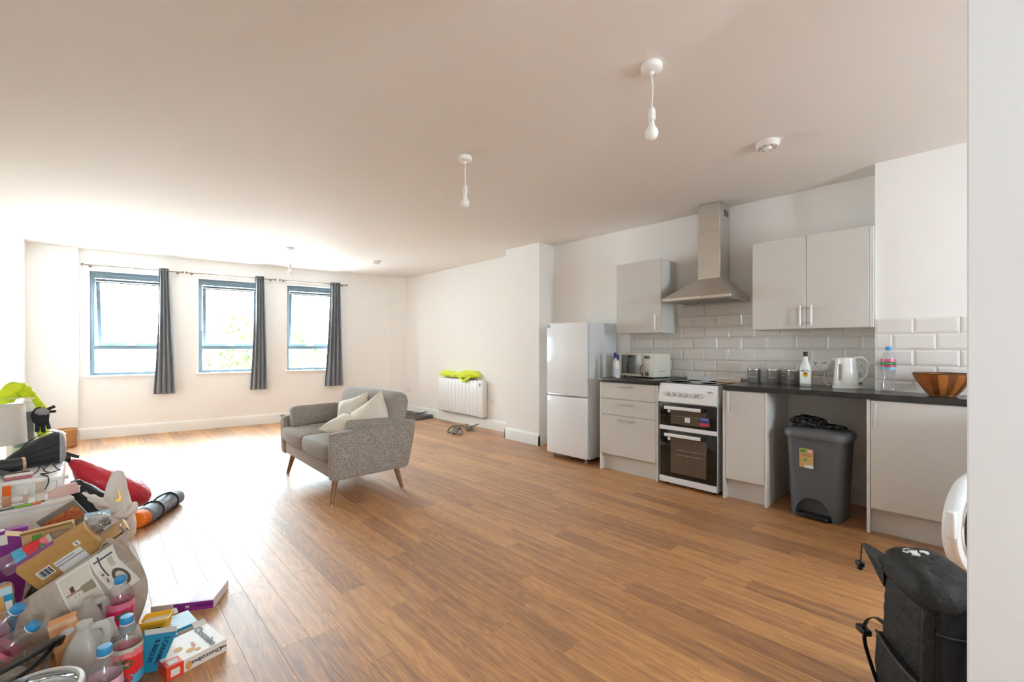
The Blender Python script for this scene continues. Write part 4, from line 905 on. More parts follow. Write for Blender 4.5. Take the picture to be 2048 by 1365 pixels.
for z, k, ox in ((0.405,1.0,0),(0.42,1.06,0),(0.452,1.07,0.002),(0.482,1.0,0.006),(0.498,0.82,0.01),(0.505,0.5,0.012)):
    rings.append([(x*k+0.10+ox, y*k+0.09, z + 0.02*(x/0.1)*0.6 + 0.006*noise.noise(Vector((x*20,y*16,z*10)))) for x, y in rrect(0.215, 0.185, 0.05, 6)])
loft(bm, rings); lid = obj('lid', bm, rk_m, t, ang=70)
bm = BM(); box(bm, -0.012, 0.006, 0.025, 0.17, 0.02, 0.395, .010, 3); bp = obj('back_panel', bm, rk_d, t)
bm = BM(); tube(bm, curve([(-0.008,0.02,0.335),(-0.016,0.06,0.328),(-0.016,0.13,0.325),(-0.008,0.18,0.33)],5), 0.003, 6); obj('seam', bm, rk_g, bp)
for yy in (0.115, 0.185):
    bm = BM(); tube(bm, curve([(-0.005,yy+0.01,0.42),(-0.035,yy,0.40),(-0.055,yy-0.01,0.30),(-0.05,yy-0.005,0.17),(-0.012,yy+0.005,0.06)],6), 0.024, 10, flat=0.25); sp = obj('shoulder_strap', bm, rk_d, t)
    bm = BM(); tube(bm, curve([(-0.012,yy-0.014,0.415),(-0.042,yy-0.024,0.395),(-0.060,yy-0.034,0.30),(-0.055,yy-0.029,0.17),(-0.016,yy-0.019,0.06)],6), 0.003, 6); obj('strap_edge', bm, rk_g, sp)
bm = BM(); loft(bm, [[(0.02,-0.014,0.0),(0.20,-0.010,0.0),(0.20,0.01,0.0),(0.02,0.01,0.0)],[(0.012,-0.022,0.10),(0.205,-0.018,0.10),(0.205,0.01,0.10),(0.012,0.01,0.10)],[(0.012,-0.016,0.165),(0.205,-0.012,0.205),(0.205,0.01,0.205),(0.012,0.01,0.165)]]); pk = obj('side_pocket', bm, rk_m, t, ang=50)
bm = BM(); tube(bm, curve([(0.01,-0.018,0.166),(0.06,-0.021,0.170),(0.13,-0.020,0.186),(0.205,-0.014,0.207)],5), 0.005, 8); obj('pocket_hem', bm, rk_g, pk)
bm = BM(); tube(bm, [(0.006,-0.012,0.02),(0.004,-0.012,0.40)], 0.003, 6); obj('piping', bm, rk_g, body)
# open collar sticking out from under the lid
bm = BM(); loft(bm, [[(0.18,-0.005,0.375),(0.21,0.07,0.39),(0.21,0.075,0.43),(0.19,0.0,0.435)],[(0.235,0.0,0.41),(0.25,0.06,0.415),(0.25,0.06,0.447),(0.24,0.005,0.445)],[(0.29,0.01,0.437),(0.30,0.045,0.44),(0.30,0.045,0.458),(0.295,0.012,0.455)],[(0.335,0.02,0.455),(0.338,0.03,0.456),(0.338,0.03,0.462),(0.335,0.02,0.461)]]); cl = obj('collar', bm, rk_m, t, ang=60)
bm = BM(); tube(bm, curve([(0.19,-0.003,0.437),(0.24,0.003,0.447),(0.295,0.010,0.457),(0.336,0.019,0.462)],4), 0.0035, 6); obj('collar_hem', bm, rk_g, cl)
bm = BM(); tube(bm, curve([(0.333,0.018,0.457),(0.322,0.008,0.435),(0.322,0.006,0.395)],4), 0.0022, 6); box(bm, 0.308,0.338,-0.006,0.014,0.378,0.396,.004,2); box(bm, 0.316,0.330,-0.004,0.012,0.364,0.38,.003); obj('cord_lock', bm, M('black_plastic', (16,16,16), 0.35), cl)
bm = BM(); tube(bm, curve([(0.19,0.01,0.235),(0.225,0.0,0.24),(0.255,-0.01,0.215),(0.27,-0.015,0.175)],5), 0.011, 8, flat=0.2); cs = obj('compression_strap', bm, strap_m, t)
bm = BM(); box(bm, 0.245,0.295,-0.03,0.0,0.155,0.178,.005,2); obj('buckle', bm, M('black_plastic'), cs)
bm = BM(); tube(bm, curve([(0.262,-0.018,0.158),(0.25,-0.02,0.12),(0.21,-0.02,0.06),(0.20,-0.01,0.02)],5), 0.007, 6, flat=0.2); obj('strap_tail', bm, M('black_plastic'), cs)
# white emblem on the lid: angular patch
em = frame_of((0.155,0.075,0.5135), (-0.25,1,0), (-1,-0.25,-0.06))
if em.col[2].z < 0: em = frame_of((0.155,0.075,0.5135), (0.25,-1,0), (-1,-0.25,-0.06))
ew = M('emblem_white', (232,232,228), 0.6)
bm = BM()
for poly in ([(-0.03,-0.004),(-0.012,0.012),(-0.016,0.02),(0.006,0.018),(0.004,0.006),(0.01,-0.012),(-0.008,-0.010),(-0.012,-0.014)], [(0.012,0.0),(0.02,-0.002),(0.026,0.004),(0.034,0.002),(0.036,-0.008),(0.024,-0.014),(0.014,-0.012)], [(-0.034,0.008),(-0.024,0.014),(-0.02,0.012),(-0.03,0.005)]):
    prism(bm, [(x*1.1,y*1.2) for x, y in poly], -0.006, 0.003, 'z', M4=em)
obj('emblem', bm, ew, lid, smooth=False, kind='stuff', label='white angular emblem print')

for o_ in [x for x in bpy.data.objects if x.type == 'MESH' and (x.parent == t or (x.parent and x.parent.parent == t))]:
    o_.data.transform(Matrix(((0,1,0,0),(1,0,0,0),(0,0,1,0),(0,0,0,1)))); o_.data.flip_normals()
# ------------------------------------------------------------------ white furniture along the left wall
lac = M('white_lacquer', (238,237,233), 0.4)
t = thing('white_drawer_chest', 'white low drawer chest against the left wall, lamp on top', 'chest', (-0.592, 3.71, 0))
bm = BM(); box(bm, 0.0, 0.435, 0.0, 0.83, 0.0, 0.43, .003); obj('body', bm, lac, t)
bm = BM(); box(bm, 0.0, 0.452, -0.005, 0.835, 0.43, 0.45, .004, 2); obj('top', bm, lac, t)
for k in range(3):
    bm = BM(); box(bm, 0.4355, 0.452, 0.006, 0.824, 0.02+0.135*k, 0.15+0.135*k, .003); d = obj('drawer', bm, lac, t)
    bm = BM(); lathe(bm, [(0.008,0),(0.008,0.012),(0.014,0.018),(0.0,0.022)], 14, M4=T((0.452,0.41,0.085+0.135*k),(0,PI/2,0))); obj('knob', bm, lac, d)
NB = (-0.075, 3.44, 0); NR = math.radians(14)
t = thing('white_bedside_table', 'lower white bedside table in front of the drawer chest, cosmetics on it', 'table', NB, NR)
bm = BM(); box(bm, -0.40, -0.01, 0.01, 0.20, 0.0, 0.36, .003); obj('body', bm, lac, t)
bm = BM(); box(bm, -0.41, 0.0, 0.0, 0.205, 0.36, 0.38, .004, 2); obj('top', bm, lac, t)
bm = BM(); box(bm, -0.39, -0.02, -0.004, 0.009, 0.02, 0.345, .003); d = obj('door', bm, lac, t)
bm = BM(); lathe(bm, [(0.008,0),(0.008,0.01),(0.013,0.016),(0.0,0.02)], 14, M4=T((-0.06,-0.004,0.25),(PI/2,0,0))); obj('knob', bm, lac, d)
CT, NT = 0.4505, 0.3805
# lamp
t = thing('table_lamp', 'table lamp with white drum shade on the drawer chest', 'lamp', (-0.455, 4.27, CT))
shade = M('lamp_shade', (232,227,218), 0.8, sheen=0.2)
bm = BM(); lathe(bm, [(0.06,0),(0.06,0.01),(0.02,0.02),(0.012,0.04),(0.012,0.20)], 24); obj('base', bm, lac, t)
bm = BM(); lathe(bm, [(0.145,0.145),(0.135,0.385),(0.133,0.385),(0.143,0.145)], 48, cap0=False, cap1=False); sh = obj('shade', bm, shade, t)
bm = BM(); tube(bm, ring((0,0,0.384), 0.134, 40)+ring((0,0,0.384), 0.134, 40)[:1], 0.003, 6); obj('shade_rim', bm, shade, sh)
for k in range(3):
    bm = BM(); a = k*2*PI/3; tube(bm, [(0,0,0.2),(0.134*math.cos(a),0.134*math.sin(a),0.37)], 0.002, 6); obj('shade_strut', bm, chrome, sh)
bm = BM(); lathe(bm, [(0.012,0.2),(0.03,0.23),(0.03,0.26),(0.0,0.28)], 18); obj('bulb', bm, opal, t)
# tall glass jar, jacket and gloves
t = thing('glass_jar', 'tall clear glass jar with grey contents behind the lamp shade', 'jar', (-0.345, 4.475, CT))
bm = BM(); lathe(bm, [(0.05,0),(0.055,0.01),(0.056,0.33),(0.048,0.365),(0.05,0.385),(0.052,0.395)], 32, cap1=False); obj('glass', bm, clear('jar_glass', (236,242,240), gloss=0.08), t)
bm = BM(); lathe(bm, [(0.046,0.09),(0.048,0.10),(0.048,0.31),(0.044,0.32)], 24); obj('grey_contents', bm, M('jar_grey', (140,144,146), 0.6, var=20, rgb2=(170,174,176)), t)
bm = BM(); lathe(bm, [(0.046,0.004),(0.048,0.085)], 24); obj('pale_contents', bm, M('jar_lime', (222,226,160), 0.6), t)
v = thing('hi_vis_jacket', 'yellow hi-vis jacket heaped over the glass jar', 'jacket', (-0.35, 4.48, 0))
bm = BM(); crumple(bm, [(-0.15,0.0,0.80),(-0.09,0,0.87),(-0.03,0.0,0.92),(0.02,0.0,0.90),(0.06,0.0,0.885)], [0.045,0.06,0.07,0.05,0.035], 5, n=24, amp=0.4, fl=0.9, zmin=None); obj('cloth', bm, hivis, v, ang=80)
bm = BM(); crumple(bm, [(0.045,0.02,0.88),(0.078,0.03,0.80),(0.085,0.03,0.70),(0.095,0.03,0.60),(0.10,0.03,0.47)], 0.045, 2, n=18, amp=0.35); obj('sleeve', bm, hivis, v, ang=80)
bm = BM(); tube(bm, curve([(-0.08,-0.07,0.868),(0.0,-0.075,0.872),(0.055,-0.055,0.862)],5), 0.016, 8, flat=0.25); obj('reflective_strip', bm, M('reflective_lime', (232,240,170), 0.4), v)
gl_m = M('glove_black', (34,35,38), 0.7); gl_g = M('glove_grey', (150,152,156), 0.6)
t = thing('work_gloves', 'black and grey work gloves hanging beside the jacket', 'gloves', (-0.262, 4.40, 0.74), (0,0,0)); t.scale = (1.25,1.25,1.25)
bm = BM(); lump(bm, (0,0,0), (.035,.022,.05), 3, 0.2, 3, 2); obj('palm', bm, gl_m, t)
bm = BM(); lump(bm, (0.006,-0.012,0.022), (.028,.015,.022), 3, 0.2, 3, 4); obj('back_panel', bm, gl_g, t)
for p0, p1, r in (((-0.01,0,-0.03),(-0.012,-0.005,-0.085),0.010), ((0.008,0,-0.035),(0.012,-0.005,-0.09),0.010), ((0.024,0,-0.03),(0.034,0,-0.075),0.009), ((0.02,0,0.03),(0.056,-0.005,0.05),0.009), ((0.02,0,0.02),(0.06,-0.005,0.022),0.008)):
    bm = BM(); tube(bm, curve([p0, tuple((a+b)/2 for a, b in zip(p0,p1)), p1], 4), [r]*4+[r*0.95]*4+[r*0.7], 10); obj('finger', bm, gl_m, t)
# black bag with grey end, hair dryer, straightener, cable
t = thing('toiletry_bag', 'black quilted wash bag with pale grey end on the drawer chest', 'bag', (-0.165, 4.16, CT), (0,0,0.1))
wash = M('washbag_black', (40,44,47), 0.7, sheen=0.2, bump=(90,0.2,0.002))
def flatring(x, hy, z0, z1, n=20): return [(x, hy*math.copysign(abs(math.cos(2*PI*k/n))**0.7, math.cos(2*PI*k/n)), (z0+z1)/2+(z1-z0)/2*math.copysign(abs(math.sin(2*PI*k/n))**0.7, math.sin(2*PI*k/n))) for k in range(n)]
bm = BM(); loft(bm, [flatring(x, hy, 0.0, z1) for x, hy, z1 in ((-0.23,0.02,0.07),(-0.20,0.05,0.095),(-0.14,0.07,0.14),(-0.08,0.08,0.18),(-0.02,0.08,0.205),(0.0,0.078,0.20))]); b = obj('body', bm, wash, t, ang=60)
for k in range(3):
    bm = BM(); tube(bm, curve([(-0.19,-0.05-0.001*k,0.02+0.02*k),(-0.10,-0.078,0.03+0.035*k),(0.0,-0.081,0.035+0.05*k)],5), 0.0025, 6); obj('seam', bm, M('washbag_seam', (22,24,26), 0.7), b)
bm = BM(); loft(bm, [flatring(x, hy, z0, z1) for x, hy, z0, z1 in ((0.0,0.081,0.0,0.205),(0.015,0.08,0.0,0.20),(0.028,0.06,0.01,0.17),(0.033,0.03,0.04,0.12))]); obj('end_panel', bm, M('washbag_grey', (168,168,170), 0.7), t, ang=60)
bm = BM(); tube(bm, curve([(-0.18,-0.02,0.10),(-0.13,-0.02,0.165),(-0.05,-0.02,0.215),(-0.01,-0.02,0.20)],5), 0.006, 8, flat=0.4); obj('strap', bm, M('washbag_seam'), t)
t = thing('hair_dryer', 'black hair dryer with rose gold ring at the left edge', 'dryer', (-0.30, 3.93, CT), (0,0,0.25))
hd = M('dryer_black', (48,49,51), 0.45)
bm = BM(); tube(bm, [(-0.24,0,0.062),(-0.15,0,0.064),(-0.012,0,0.060)], [0.036,0.042,0.040], 24); obj('barrel', bm, hd, t)
bm = BM(); tube(bm, [(-0.012,0,0.060),(0.002,0,0.060)], [0.0425,0.041], 24); obj('ring', bm, M('rose_gold', (226,180,150), 0.3, metal=0.6), t)
bm = BM(); tube(bm, curve([(-0.12,-0.03,0.05),(-0.06,-0.065,0.018),(0.01,-0.075,0.016)],5), [0.016]*11, 12); obj('handle', bm, M('dryer_grey', (84,84,82), 0.5), t)
t = thing('hair_straightener', 'closed rose pink hair straightener on the drawer chest', 'straightener', (-0.255, 3.80, CT), (0,0,0.12))
bm = BM(); box(bm, -0.115, 0.0, -0.014, 0.014, 0.002, 0.016, .005, 2); obj('lower_arm', bm, M('rose_pink', (196,110,118), 0.35), t)
bm = BM(); box(bm, -0.112, 0.0, -0.014, 0.014, 0.0165, 0.032, .005, 2); obj('upper_arm', bm, M('blush_white', (236,222,214), 0.35), t)
bm = BM(); tube(bm, curve([(0,0,0.014),(0.02,0.01,0.03),(0.03,0.02,0.055),(0.05,0.0,0.02),(0.07,0.03,0.006),(0.045,0.05,0.02),(0.075,0.02,0.06),(0.10,0.03,0.02),(0.112,0.03,0.012),(0.06,-0.01,0.01),(0.03,0.01,0.008),(0.05,-0.05,0.004),(0.055,-0.095,0.0),(0.053,-0.112,-0.03),(0.04,-0.115,-0.06)],6), 0.003, 8); obj('cable', bm, M('cable_black', (40,42,42), 0.5), t)
# cosmetics on the lower table
def cosmetic(name, label, loc, parts, rz=0):
    t = thing(name, label, 'cosmetics', loc, rz, 'cosmetics on the bedside table')
    for nm, prof, mat, sq, sy in parts:
        bm = BM(); lathe(bm, prof, 20, sq=sq, sy=sy); obj(nm, bm, mat, t)
    return t
cosmetic('sunscreen_bottle', 'brown bottle with tall orange cap at the table edge', (-0.325,3.455,NT), [('bottle', [(0.012,0),(0.016,0.004),(0.0175,0.05),(0.016,0.06)], M('sun_brown', (206,152,116), 0.3), 1.5, 0.7), ('cap', [(0.016,0.0605),(0.0165,0.062),(0.0155,0.108),(0.012,0.111)], M('sun_orange', (240,112,32), 0.35), 1.5, 0.7)], 0.2)
cosmetic('foundation_bottle', 'glass foundation bottle with beige square cap', (-0.206,3.445,NT), [('bottle', [(0.014,0),(0.0165,0.004),(0.0165,0.06),(0.012,0.068)], M('foundation', (208,178,156), 0.15), 2, 0.8), ('label', [(0.0169,0.012),(0.0169,0.05)], M('label_cream', (238,232,224), 0.5), 2, 0.8), ('cap', [(0.015,0.069),(0.016,0.071),(0.016,0.112),(0.014,0.114)], M('cap_beige', (222,212,190), 0.4), 2, 0.9)], 0.3)
cosmetic('nail_polish', 'small beige bottle between the orange cap and foundation', (-0.262,3.50,NT), [('bottle', [(0.009,0),(0.010,0.003),(0.010,0.04)], M('foundation'), 1, 1), ('cap', [(0.008,0.0405),(0.009,0.07)], M('cap_cream', (240,232,224), 0.4), 0, 1)])
t = thing('cream_tube', 'white squeeze tube lying behind the brown bottle', 'cosmetics', (-0.30,3.53,NT), (0,0,0.1), 'cosmetics on the bedside table')
bm = BM(); loft(bm, [[(x, y*ry, z0+zz) for y, zz in ((-1,0),(-0.7,rz),(0.7,rz),(1,0),(0.7,-rz),(-0.7,-rz))] for x, ry, rz, z0 in ((-0.05,0.014,0.012,0.014),(0.0,0.016,0.013,0.014),(0.045,0.018,0.004,0.012))]); obj('tube', bm, M('tube_white', (232,226,230), 0.35), t)
bm = BM(); tube(bm, [(-0.07,0,0.014),(-0.05,0,0.014)], 0.011, 14); obj('cap', bm, M('tube_white'), t)
t = thing('lip_gloss', 'lime green and coral make-up pencil lying on the table', 'cosmetics', (-0.235,3.40,NT), (0,0,0.28), 'cosmetics on the bedside table')
bm = BM(); tube(bm, [(-0.06,0,0.008),(0.0,0,0.008)], [0.005,0.008], 12); obj('barrel', bm, M('lime_green', (132,196,64), 0.35), t)
bm = BM(); tube(bm, [(0.0,0,0.008),(0.035,0,0.008)], 0.008, 12); obj('cap', bm, M('coral', (226,140,110), 0.35), t)
t = thing('eye_pencil', 'slim black make-up pencil lying on the table', 'cosmetics', (-0.24,3.425,NT), (0,0,0.30), 'cosmetics on the bedside table')
bm = BM(); tube(bm, [(-0.07,0,0.005),(0.05,0,0.005)], 0.0045, 10); obj('barrel', bm, M('cable_black'), t); bm = BM(); tube(bm, [(0.05,0,0.005),(0.065,0,0.005)], [0.0045,0.001], 10); obj('tip', bm, M('sun_brown'), t)
t = thing('glasses_case', 'blush pink glasses case standing open on the table', 'case', (-0.125,3.515,NT), (0,0,0.24))
blush = M('blush_leather', (222,184,174), 0.5, bump=(200,0.15,0.0005))
bm = BM(); prism(bm, [(-0.055,0.0),(0.055,0.0),(0.06,0.05),(0.052,0.066),(-0.02,0.05),(-0.05,0.035),(-0.058,0.015)], -0.018, 0.0, 'y'); soft(bm, 0.003, 2); obj('front_shell', bm, blush, t)
bm = BM(); prism(bm, [(-0.052,0.0),(0.055,0.0),(0.058,0.05),(0.05,0.062),(-0.02,0.046),(-0.052,0.03)], 0.001, 0.016, 'y'); obj('inner_tray', bm, M('case_tan', (196,158,128), 0.6), t)
bm = BM(); lathe(bm, [(0.006,0),(0.006,0.03),(0.01,0.034),(0.0,0.04)], 12, (0.066,0,0)); obj('clasp', bm, M('tube_white'), t)
t = thing('tablet', 'dark tablet lying flat at the table front edge', 'tablet', (-0.36,3.395,NT), (0,0,0.24))
bm = BM(); box(bm, -0.07, 0.12, -0.018, 0.03, 0.0, 0.007, .002); b = obj('body', bm, M('tablet_grey', (120,122,124), 0.3, metal=0.6), t)
decal(-0.066, 0.116, -0.015, 0.027, T((0,0,0.0071)), M('tablet_screen', (176,180,188), 0.08, coat=0.5), b, 'screen')
# pouf and vase farther back
t = thing('cream_pouf', 'round cream pouf behind the drawer chest', 'pouf', (-0.33, 5.25, 0))
bm = BM(); lathe(bm, [(0.14,0),(0.16,0.02),(0.165,0.25),(0.165,0.45),(0.155,0.50),(0.12,0.52),(0.0,0.525)], 36); obj('seat', bm, M('cream_boucle', (226,216,196), 0.9, bump=(120,0.4,0.003)), t)
bm = BM(); tube(bm, ring((0,0,0.485), 0.163, 40)+ring((0,0,0.485), 0.163, 40)[:1], 0.005, 6); obj('piping', bm, M('cream_boucle'), t)
t = thing('amber_vase', 'clear amber glass vase on floor by the far left pillar', 'vase', (-0.25, 7.55, 0))
bm = BM(); lathe(bm, [(0.095,0),(0.11,0.01),(0.112,0.05),(0.108,0.06),(0.113,0.08),(0.109,0.10),(0.114,0.14),(0.118,0.22),(0.113,0.222),(0.108,0.14),(0.106,0.02),(0.0,0.015)], 36); obj('glass', bm, clear('amber_glass', (240,212,176), gloss=0.12, milky=0.25, milk=(226,184,134)), t)
bm = BM(); tube(bm, ring((0,0,0.222), 0.116, 36)+ring((0,0,0.222), 0.116, 36)[:1], 0.004, 6); obj('rim', bm, M('vase_rim', (190,160,126), 0.2), t)
# ------------------------------------------------------------------ bags on the floor
red_m = M('red_ripstop', (204,34,52), 0.38, sheen=0.2, bump=((30,30,30),0.5,0.01)); blk_n = M('black_nylon', (24,25,29), 0.5, bump=(40,0.4,0.006))
t = thing('red_stuff_sack', 'red stuff sack with black drawstring lying by the drawer chest', 'bag', (0,4.28,0))
def sack(bm, path, rads, seed, n=28, amp=0.10, fl=0.8):
    pts = curve(path, 5); L = len(pts); rings = []
    for i, p in enumerate(pts):
        f = i/(L-1)*(len(rads)-1); k = min(int(f), len(rads)-2); r = rads[k]*(1-(f-k))+rads[k+1]*(f-k)
        d = (pts[min(i+1,L-1)]-pts[max(i-1,0)]).normalized(); s_ = d.cross(Vector((0,0,1))).normalized(); u = s_.cross(d)
        rings.append([])
        for j in range(n):
            a = 2*PI*j/n; rr = r*(1+amp*noise.noise(Vector((math.cos(a)*2.2+seed, math.sin(a)*2.2, i*0.12))) + amp*0.6*math.sin(j*PI*6/n*2)*max(0, 1-f/1.3))
            q = p + s_*math.cos(a)*rr + u*math.sin(a)*rr*fl; q.z = max(q.z, 0.002); rings[-1].append(q)
    loft(bm, rings)
bm = BM(); sack(bm, [(-0.115,0.0,0.425),(-0.07,0.0,0.385),(0.0,0.0,0.29),(0.09,0.0,0.205),(0.19,0.02,0.13),(0.27,0.04,0.075),(0.30,0.05,0.055)], [0.022,0.06,0.115,0.145,0.135,0.09,0.03], 3); obj('sack', bm, red_m, t, ang=70)
bm = BM(); sack(bm, [(-0.135,-0.01,0.455),(-0.12,0.0,0.43),(-0.105,0,0.415)], [0.03,0.016,0.024], 5, n=14, amp=0.3); obj('gathered_neck', bm, blk_n, t, ang=70)
bm = BM(); tube(bm, curve([(-0.115,-0.01,0.43),(-0.15,-0.02,0.47),(-0.16,-0.02,0.50),(-0.135,-0.03,0.49),(-0.085,-0.03,0.46),(-0.07,-0.03,0.455)],5), 0.010, 8, flat=0.25); obj('drawstring', bm, blk_n, t)
t = thing('black_duffel', 'black nylon bag slumped below the red stuff sack', 'bag', (0.02, 3.95, 0))
bm = BM(); sack(bm, [(-0.10,0.0,0.36),(-0.09,0,0.30),(-0.04,0,0.20),(0.02,0,0.11),(0.085,0.0,0.04)], [0.02,0.055,0.10,0.11,0.03], 8, amp=0.25, fl=1.0); obj('body', bm, blk_n, t, ang=70)
bm = BM(); tube(bm, curve([(-0.06,-0.085,0.30),(0.0,-0.12,0.21),(0.06,-0.10,0.12)],5), 0.012, 8, flat=0.3); obj('strap', bm, M('duffel_strap', (52,54,60), 0.6), t)
bm = BM(); tube(bm, [(0.055,-0.115,0.10),(0.058,-0.12,0.16)], 0.006, 8); obj('zip_pull', bm, M('lime_green'), t)
t = thing('tent_bag', 'grey rolled tent bag with orange end on the floor', 'bag', (0.235,3.872,0), (0,0,math.atan2(0.38,0.235)))
tent_g = M('tent_grey', (112,116,126), 0.5, var=30, rgb2=(138,142,152), bump=(28,0.6,0.01)); LT = 0.445
bm = BM(); rings = []
for k in range(22):
    f = k/21; r = 0.058*(1+0.03*math.sin(f*9)) if 0 < k < 21 else 0.048
    rings.append([(LT*f, r*1.08*math.cos(a)*(1+0.04*noise.noise(Vector((math.cos(a)*3,math.sin(a)*3,f*7)))), max(0.001, 0.056 + r*math.sin(a)*(1+0.04*noise.noise(Vector((math.cos(a)*3,math.sin(a)*3+4,f*7)))))) for a in [2*PI*j/24 for j in range(24)]])
loft(bm, rings); b = obj('roll', bm, tent_g, t, ang=70)
bm = BM(); rings = [[(x, r*1.08*math.cos(2*PI*j/24), max(0.0, 0.056+r*math.sin(2*PI*j/24))) for j in range(24)] for x, r in ((-0.05,0.046),(-0.045,0.052),(-0.005,0.058),(0.004,0.057))]; loft(bm, rings); obj('orange_end', bm, M('tent_orange', (242,120,30), 0.5), t)
for x in (0.13, 0.32):
    bm = BM(); rg = [(x + 0.01*math.sin(2*PI*j/24), 0.066*math.cos(2*PI*j/24), max(0.004, 0.056+0.061*math.sin(2*PI*j/24))) for j in range(25)]; tube(bm, rg, 0.009, 6, flat=0.25); obj('strap', bm, M('cable_black'), t)
bm = BM(); tube(bm, curve([(0.13,0.0,0.118),(0.18,-0.01,0.142),(0.25,-0.01,0.142),(0.32,0.0,0.118)],5), 0.010, 8, flat=0.3); obj('carry_handle', bm, M('cable_black'), t)
text('POLARIS', 0.042, frame_of((0.235,-0.0645,0.072), (1,0,0), (0,0.28,1)), M('print_pale', (200,204,212), 0.5), b)
# white gym bag with gold tick
t = thing('white_gym_bag', 'white cotton drawstring bag with gold tick logo', 'bag', (0,3.60,0))
wcot = M('white_cotton', (228,220,212), 0.9, sheen=0.2, bump=(16,0.35,0.01))
bm = BM(); rings = []
for z, x0, x1, hy in ((0.0,0.0,0.165,0.09),(0.05,-0.005,0.19,0.11),(0.12,0.0,0.197,0.11),(0.20,0.02,0.185,0.095),(0.27,0.04,0.165,0.075),(0.34,0.050,0.154,0.055),(0.40,0.062,0.148,0.042),(0.445,0.08,0.136,0.026),(0.458,0.10,0.118,0.010)):
    rings.append([((x0+x1)/2 + (x1-x0)/2*math.cos(a)*(1+0.08*noise.noise(Vector((math.cos(a)*2,math.sin(a)*2,z*9)))), hy*math.sin(a)*(1+0.25*noise.noise(Vector((math.cos(a)*3+4,math.sin(a)*3,z*12)))), z) for a in [2*PI*j/32 for j in range(32)]])
loft(bm, rings); b = obj('body', bm, wcot, t, ang=80)
bm = BM(); crumple(bm, [(-0.045,-0.08,0.375),(-0.01,-0.09,0.345),(0.03,-0.095,0.30),(0.06,-0.085,0.25),(0.10,-0.09,0.235)], [0.02,0.04,0.05,0.04,0.03], 6, n=16, amp=0.3, fl=0.55); obj('side_fold', bm, wcot, t, ang=80)
bm = BM(); crumple(bm, [(0.09,-0.09,0.22),(0.13,-0.105,0.20),(0.17,-0.09,0.225),(0.185,-0.06,0.26)], 0.03, 7, n=14, amp=0.25, fl=0.6); obj('collar_fold', bm, wcot, t, ang=80)
bm = BM(); tube(bm, curve([(0.125,-0.10,0.165),(0.165,-0.105,0.20),(0.19,-0.06,0.235)],5), 0.0022, 6); obj('drawcord', bm, M('cord_dark', (70,62,58), 0.7), t)
sw = [(-0.030,-0.002),(-0.022,-0.012),(-0.010,-0.013),(0.008,-0.004),(0.036,0.014),(0.006,0.002),(-0.008,-0.002),(-0.016,0.001),(-0.018,0.008),(-0.014,0.016),(-0.026,0.008)]
bm = BM(); prism(bm, [(x*1.35, y*1.15) for x, y in sw], 0, 0.004, 'z', M4=frame_of((0.110,-0.064,0.32), (0.15,0.25,1), (-1,0,0.15))); obj('gold_tick', bm, M('gold_foil', (190,146,60), 0.3, metal=0.7), b, smooth=False)
# ------------------------------------------------------------------ shopping tote
tote_m = M('tote_taupe', (190,176,160), 0.5, var=6, rgb2=(170,156,140), bump=(16,0.9,0.02))
BL, BR, TL, TR = Vector((-0.235,2.47,0.0)), Vector((0.135,2.49,0.0)), Vector((-0.20,2.50,0.24)), Vector((0.108,2.52,0.418))
def FT(s_, q, off=0.0):
    p = (BL*(1-s_)+BR*s_)*(1-q) + (TL*(1-s_)+TR*s_)*q
    p = p + Vector((0.05*math.sin(PI*min(q*1.25,1))*s_**3, -0.035*math.sin(PI*s_)*math.sin(PI*min(1,q*0.9+0.05)), 0))
    p = p + Vector((0,1,0))*0.010*noise.noise(Vector((s_*5, q*4, 2.0)))*math.sin(PI*min(1,q+0.05))
    return p + Vector((0,-off,off*0.2))
t = thing('shopping_tote', 'slumped taupe shopping tote printed with bathroom photos', 'bag', (0,0,0))
bm = BM(); NS, NQ = 22, 16
fr = [[bm.verts.new(FT(i/NS, j/NQ)) for j in range(NQ+1)] for i in range(NS+1)]
def BK(s_, q): 
    p = FT(s_, q); return Vector((p.x*0.98 - 0.005, 2.775 + 0.02*noise.noise(Vector((s_*4,q*4,7))) - 0.05*q, p.z*0.98 + 0.02*q*(1-s_)))
bk = [[bm.verts.new(BK(i/NS, j/NQ)) for j in range(NQ+1)] for i in range(NS+1)]
for g, fl_ in ((fr,0),(bk,1)):
    for i in range(NS):
        for j in range(NQ):
            f = (g[i][j],g[i+1][j],g[i+1][j+1],g[i][j+1]); bm.faces.new(f if not fl_ else f[::-1])
for i, sg in ((0,-1),(NS,1)):
    mid = [bm.verts.new((fr[i][j].co+bk[i][j].co)/2 + Vector((sg*(0.012 - 0.03*j/NQ)+0.008*noise.noise(Vector((j*0.5,i,0))), 0, 0))) for j in range(NQ+1)]
    for j in range(NQ):
        bm.faces.new((fr[i][j],fr[i][j+1],mid[j+1],mid[j])); bm.faces.new((mid[j],mid[j+1],bk[i][j+1],bk[i][j]))
for i in range(NS): bm.faces.new((fr[i][0],bk[i][0],bk[i+1][0],fr[i+1][0]))
to = obj('bag_body', bm, tote_m, t, ang=70)
md = to.modifiers.new('thickness', 'SOLIDIFY'); md.thickness = 0.002
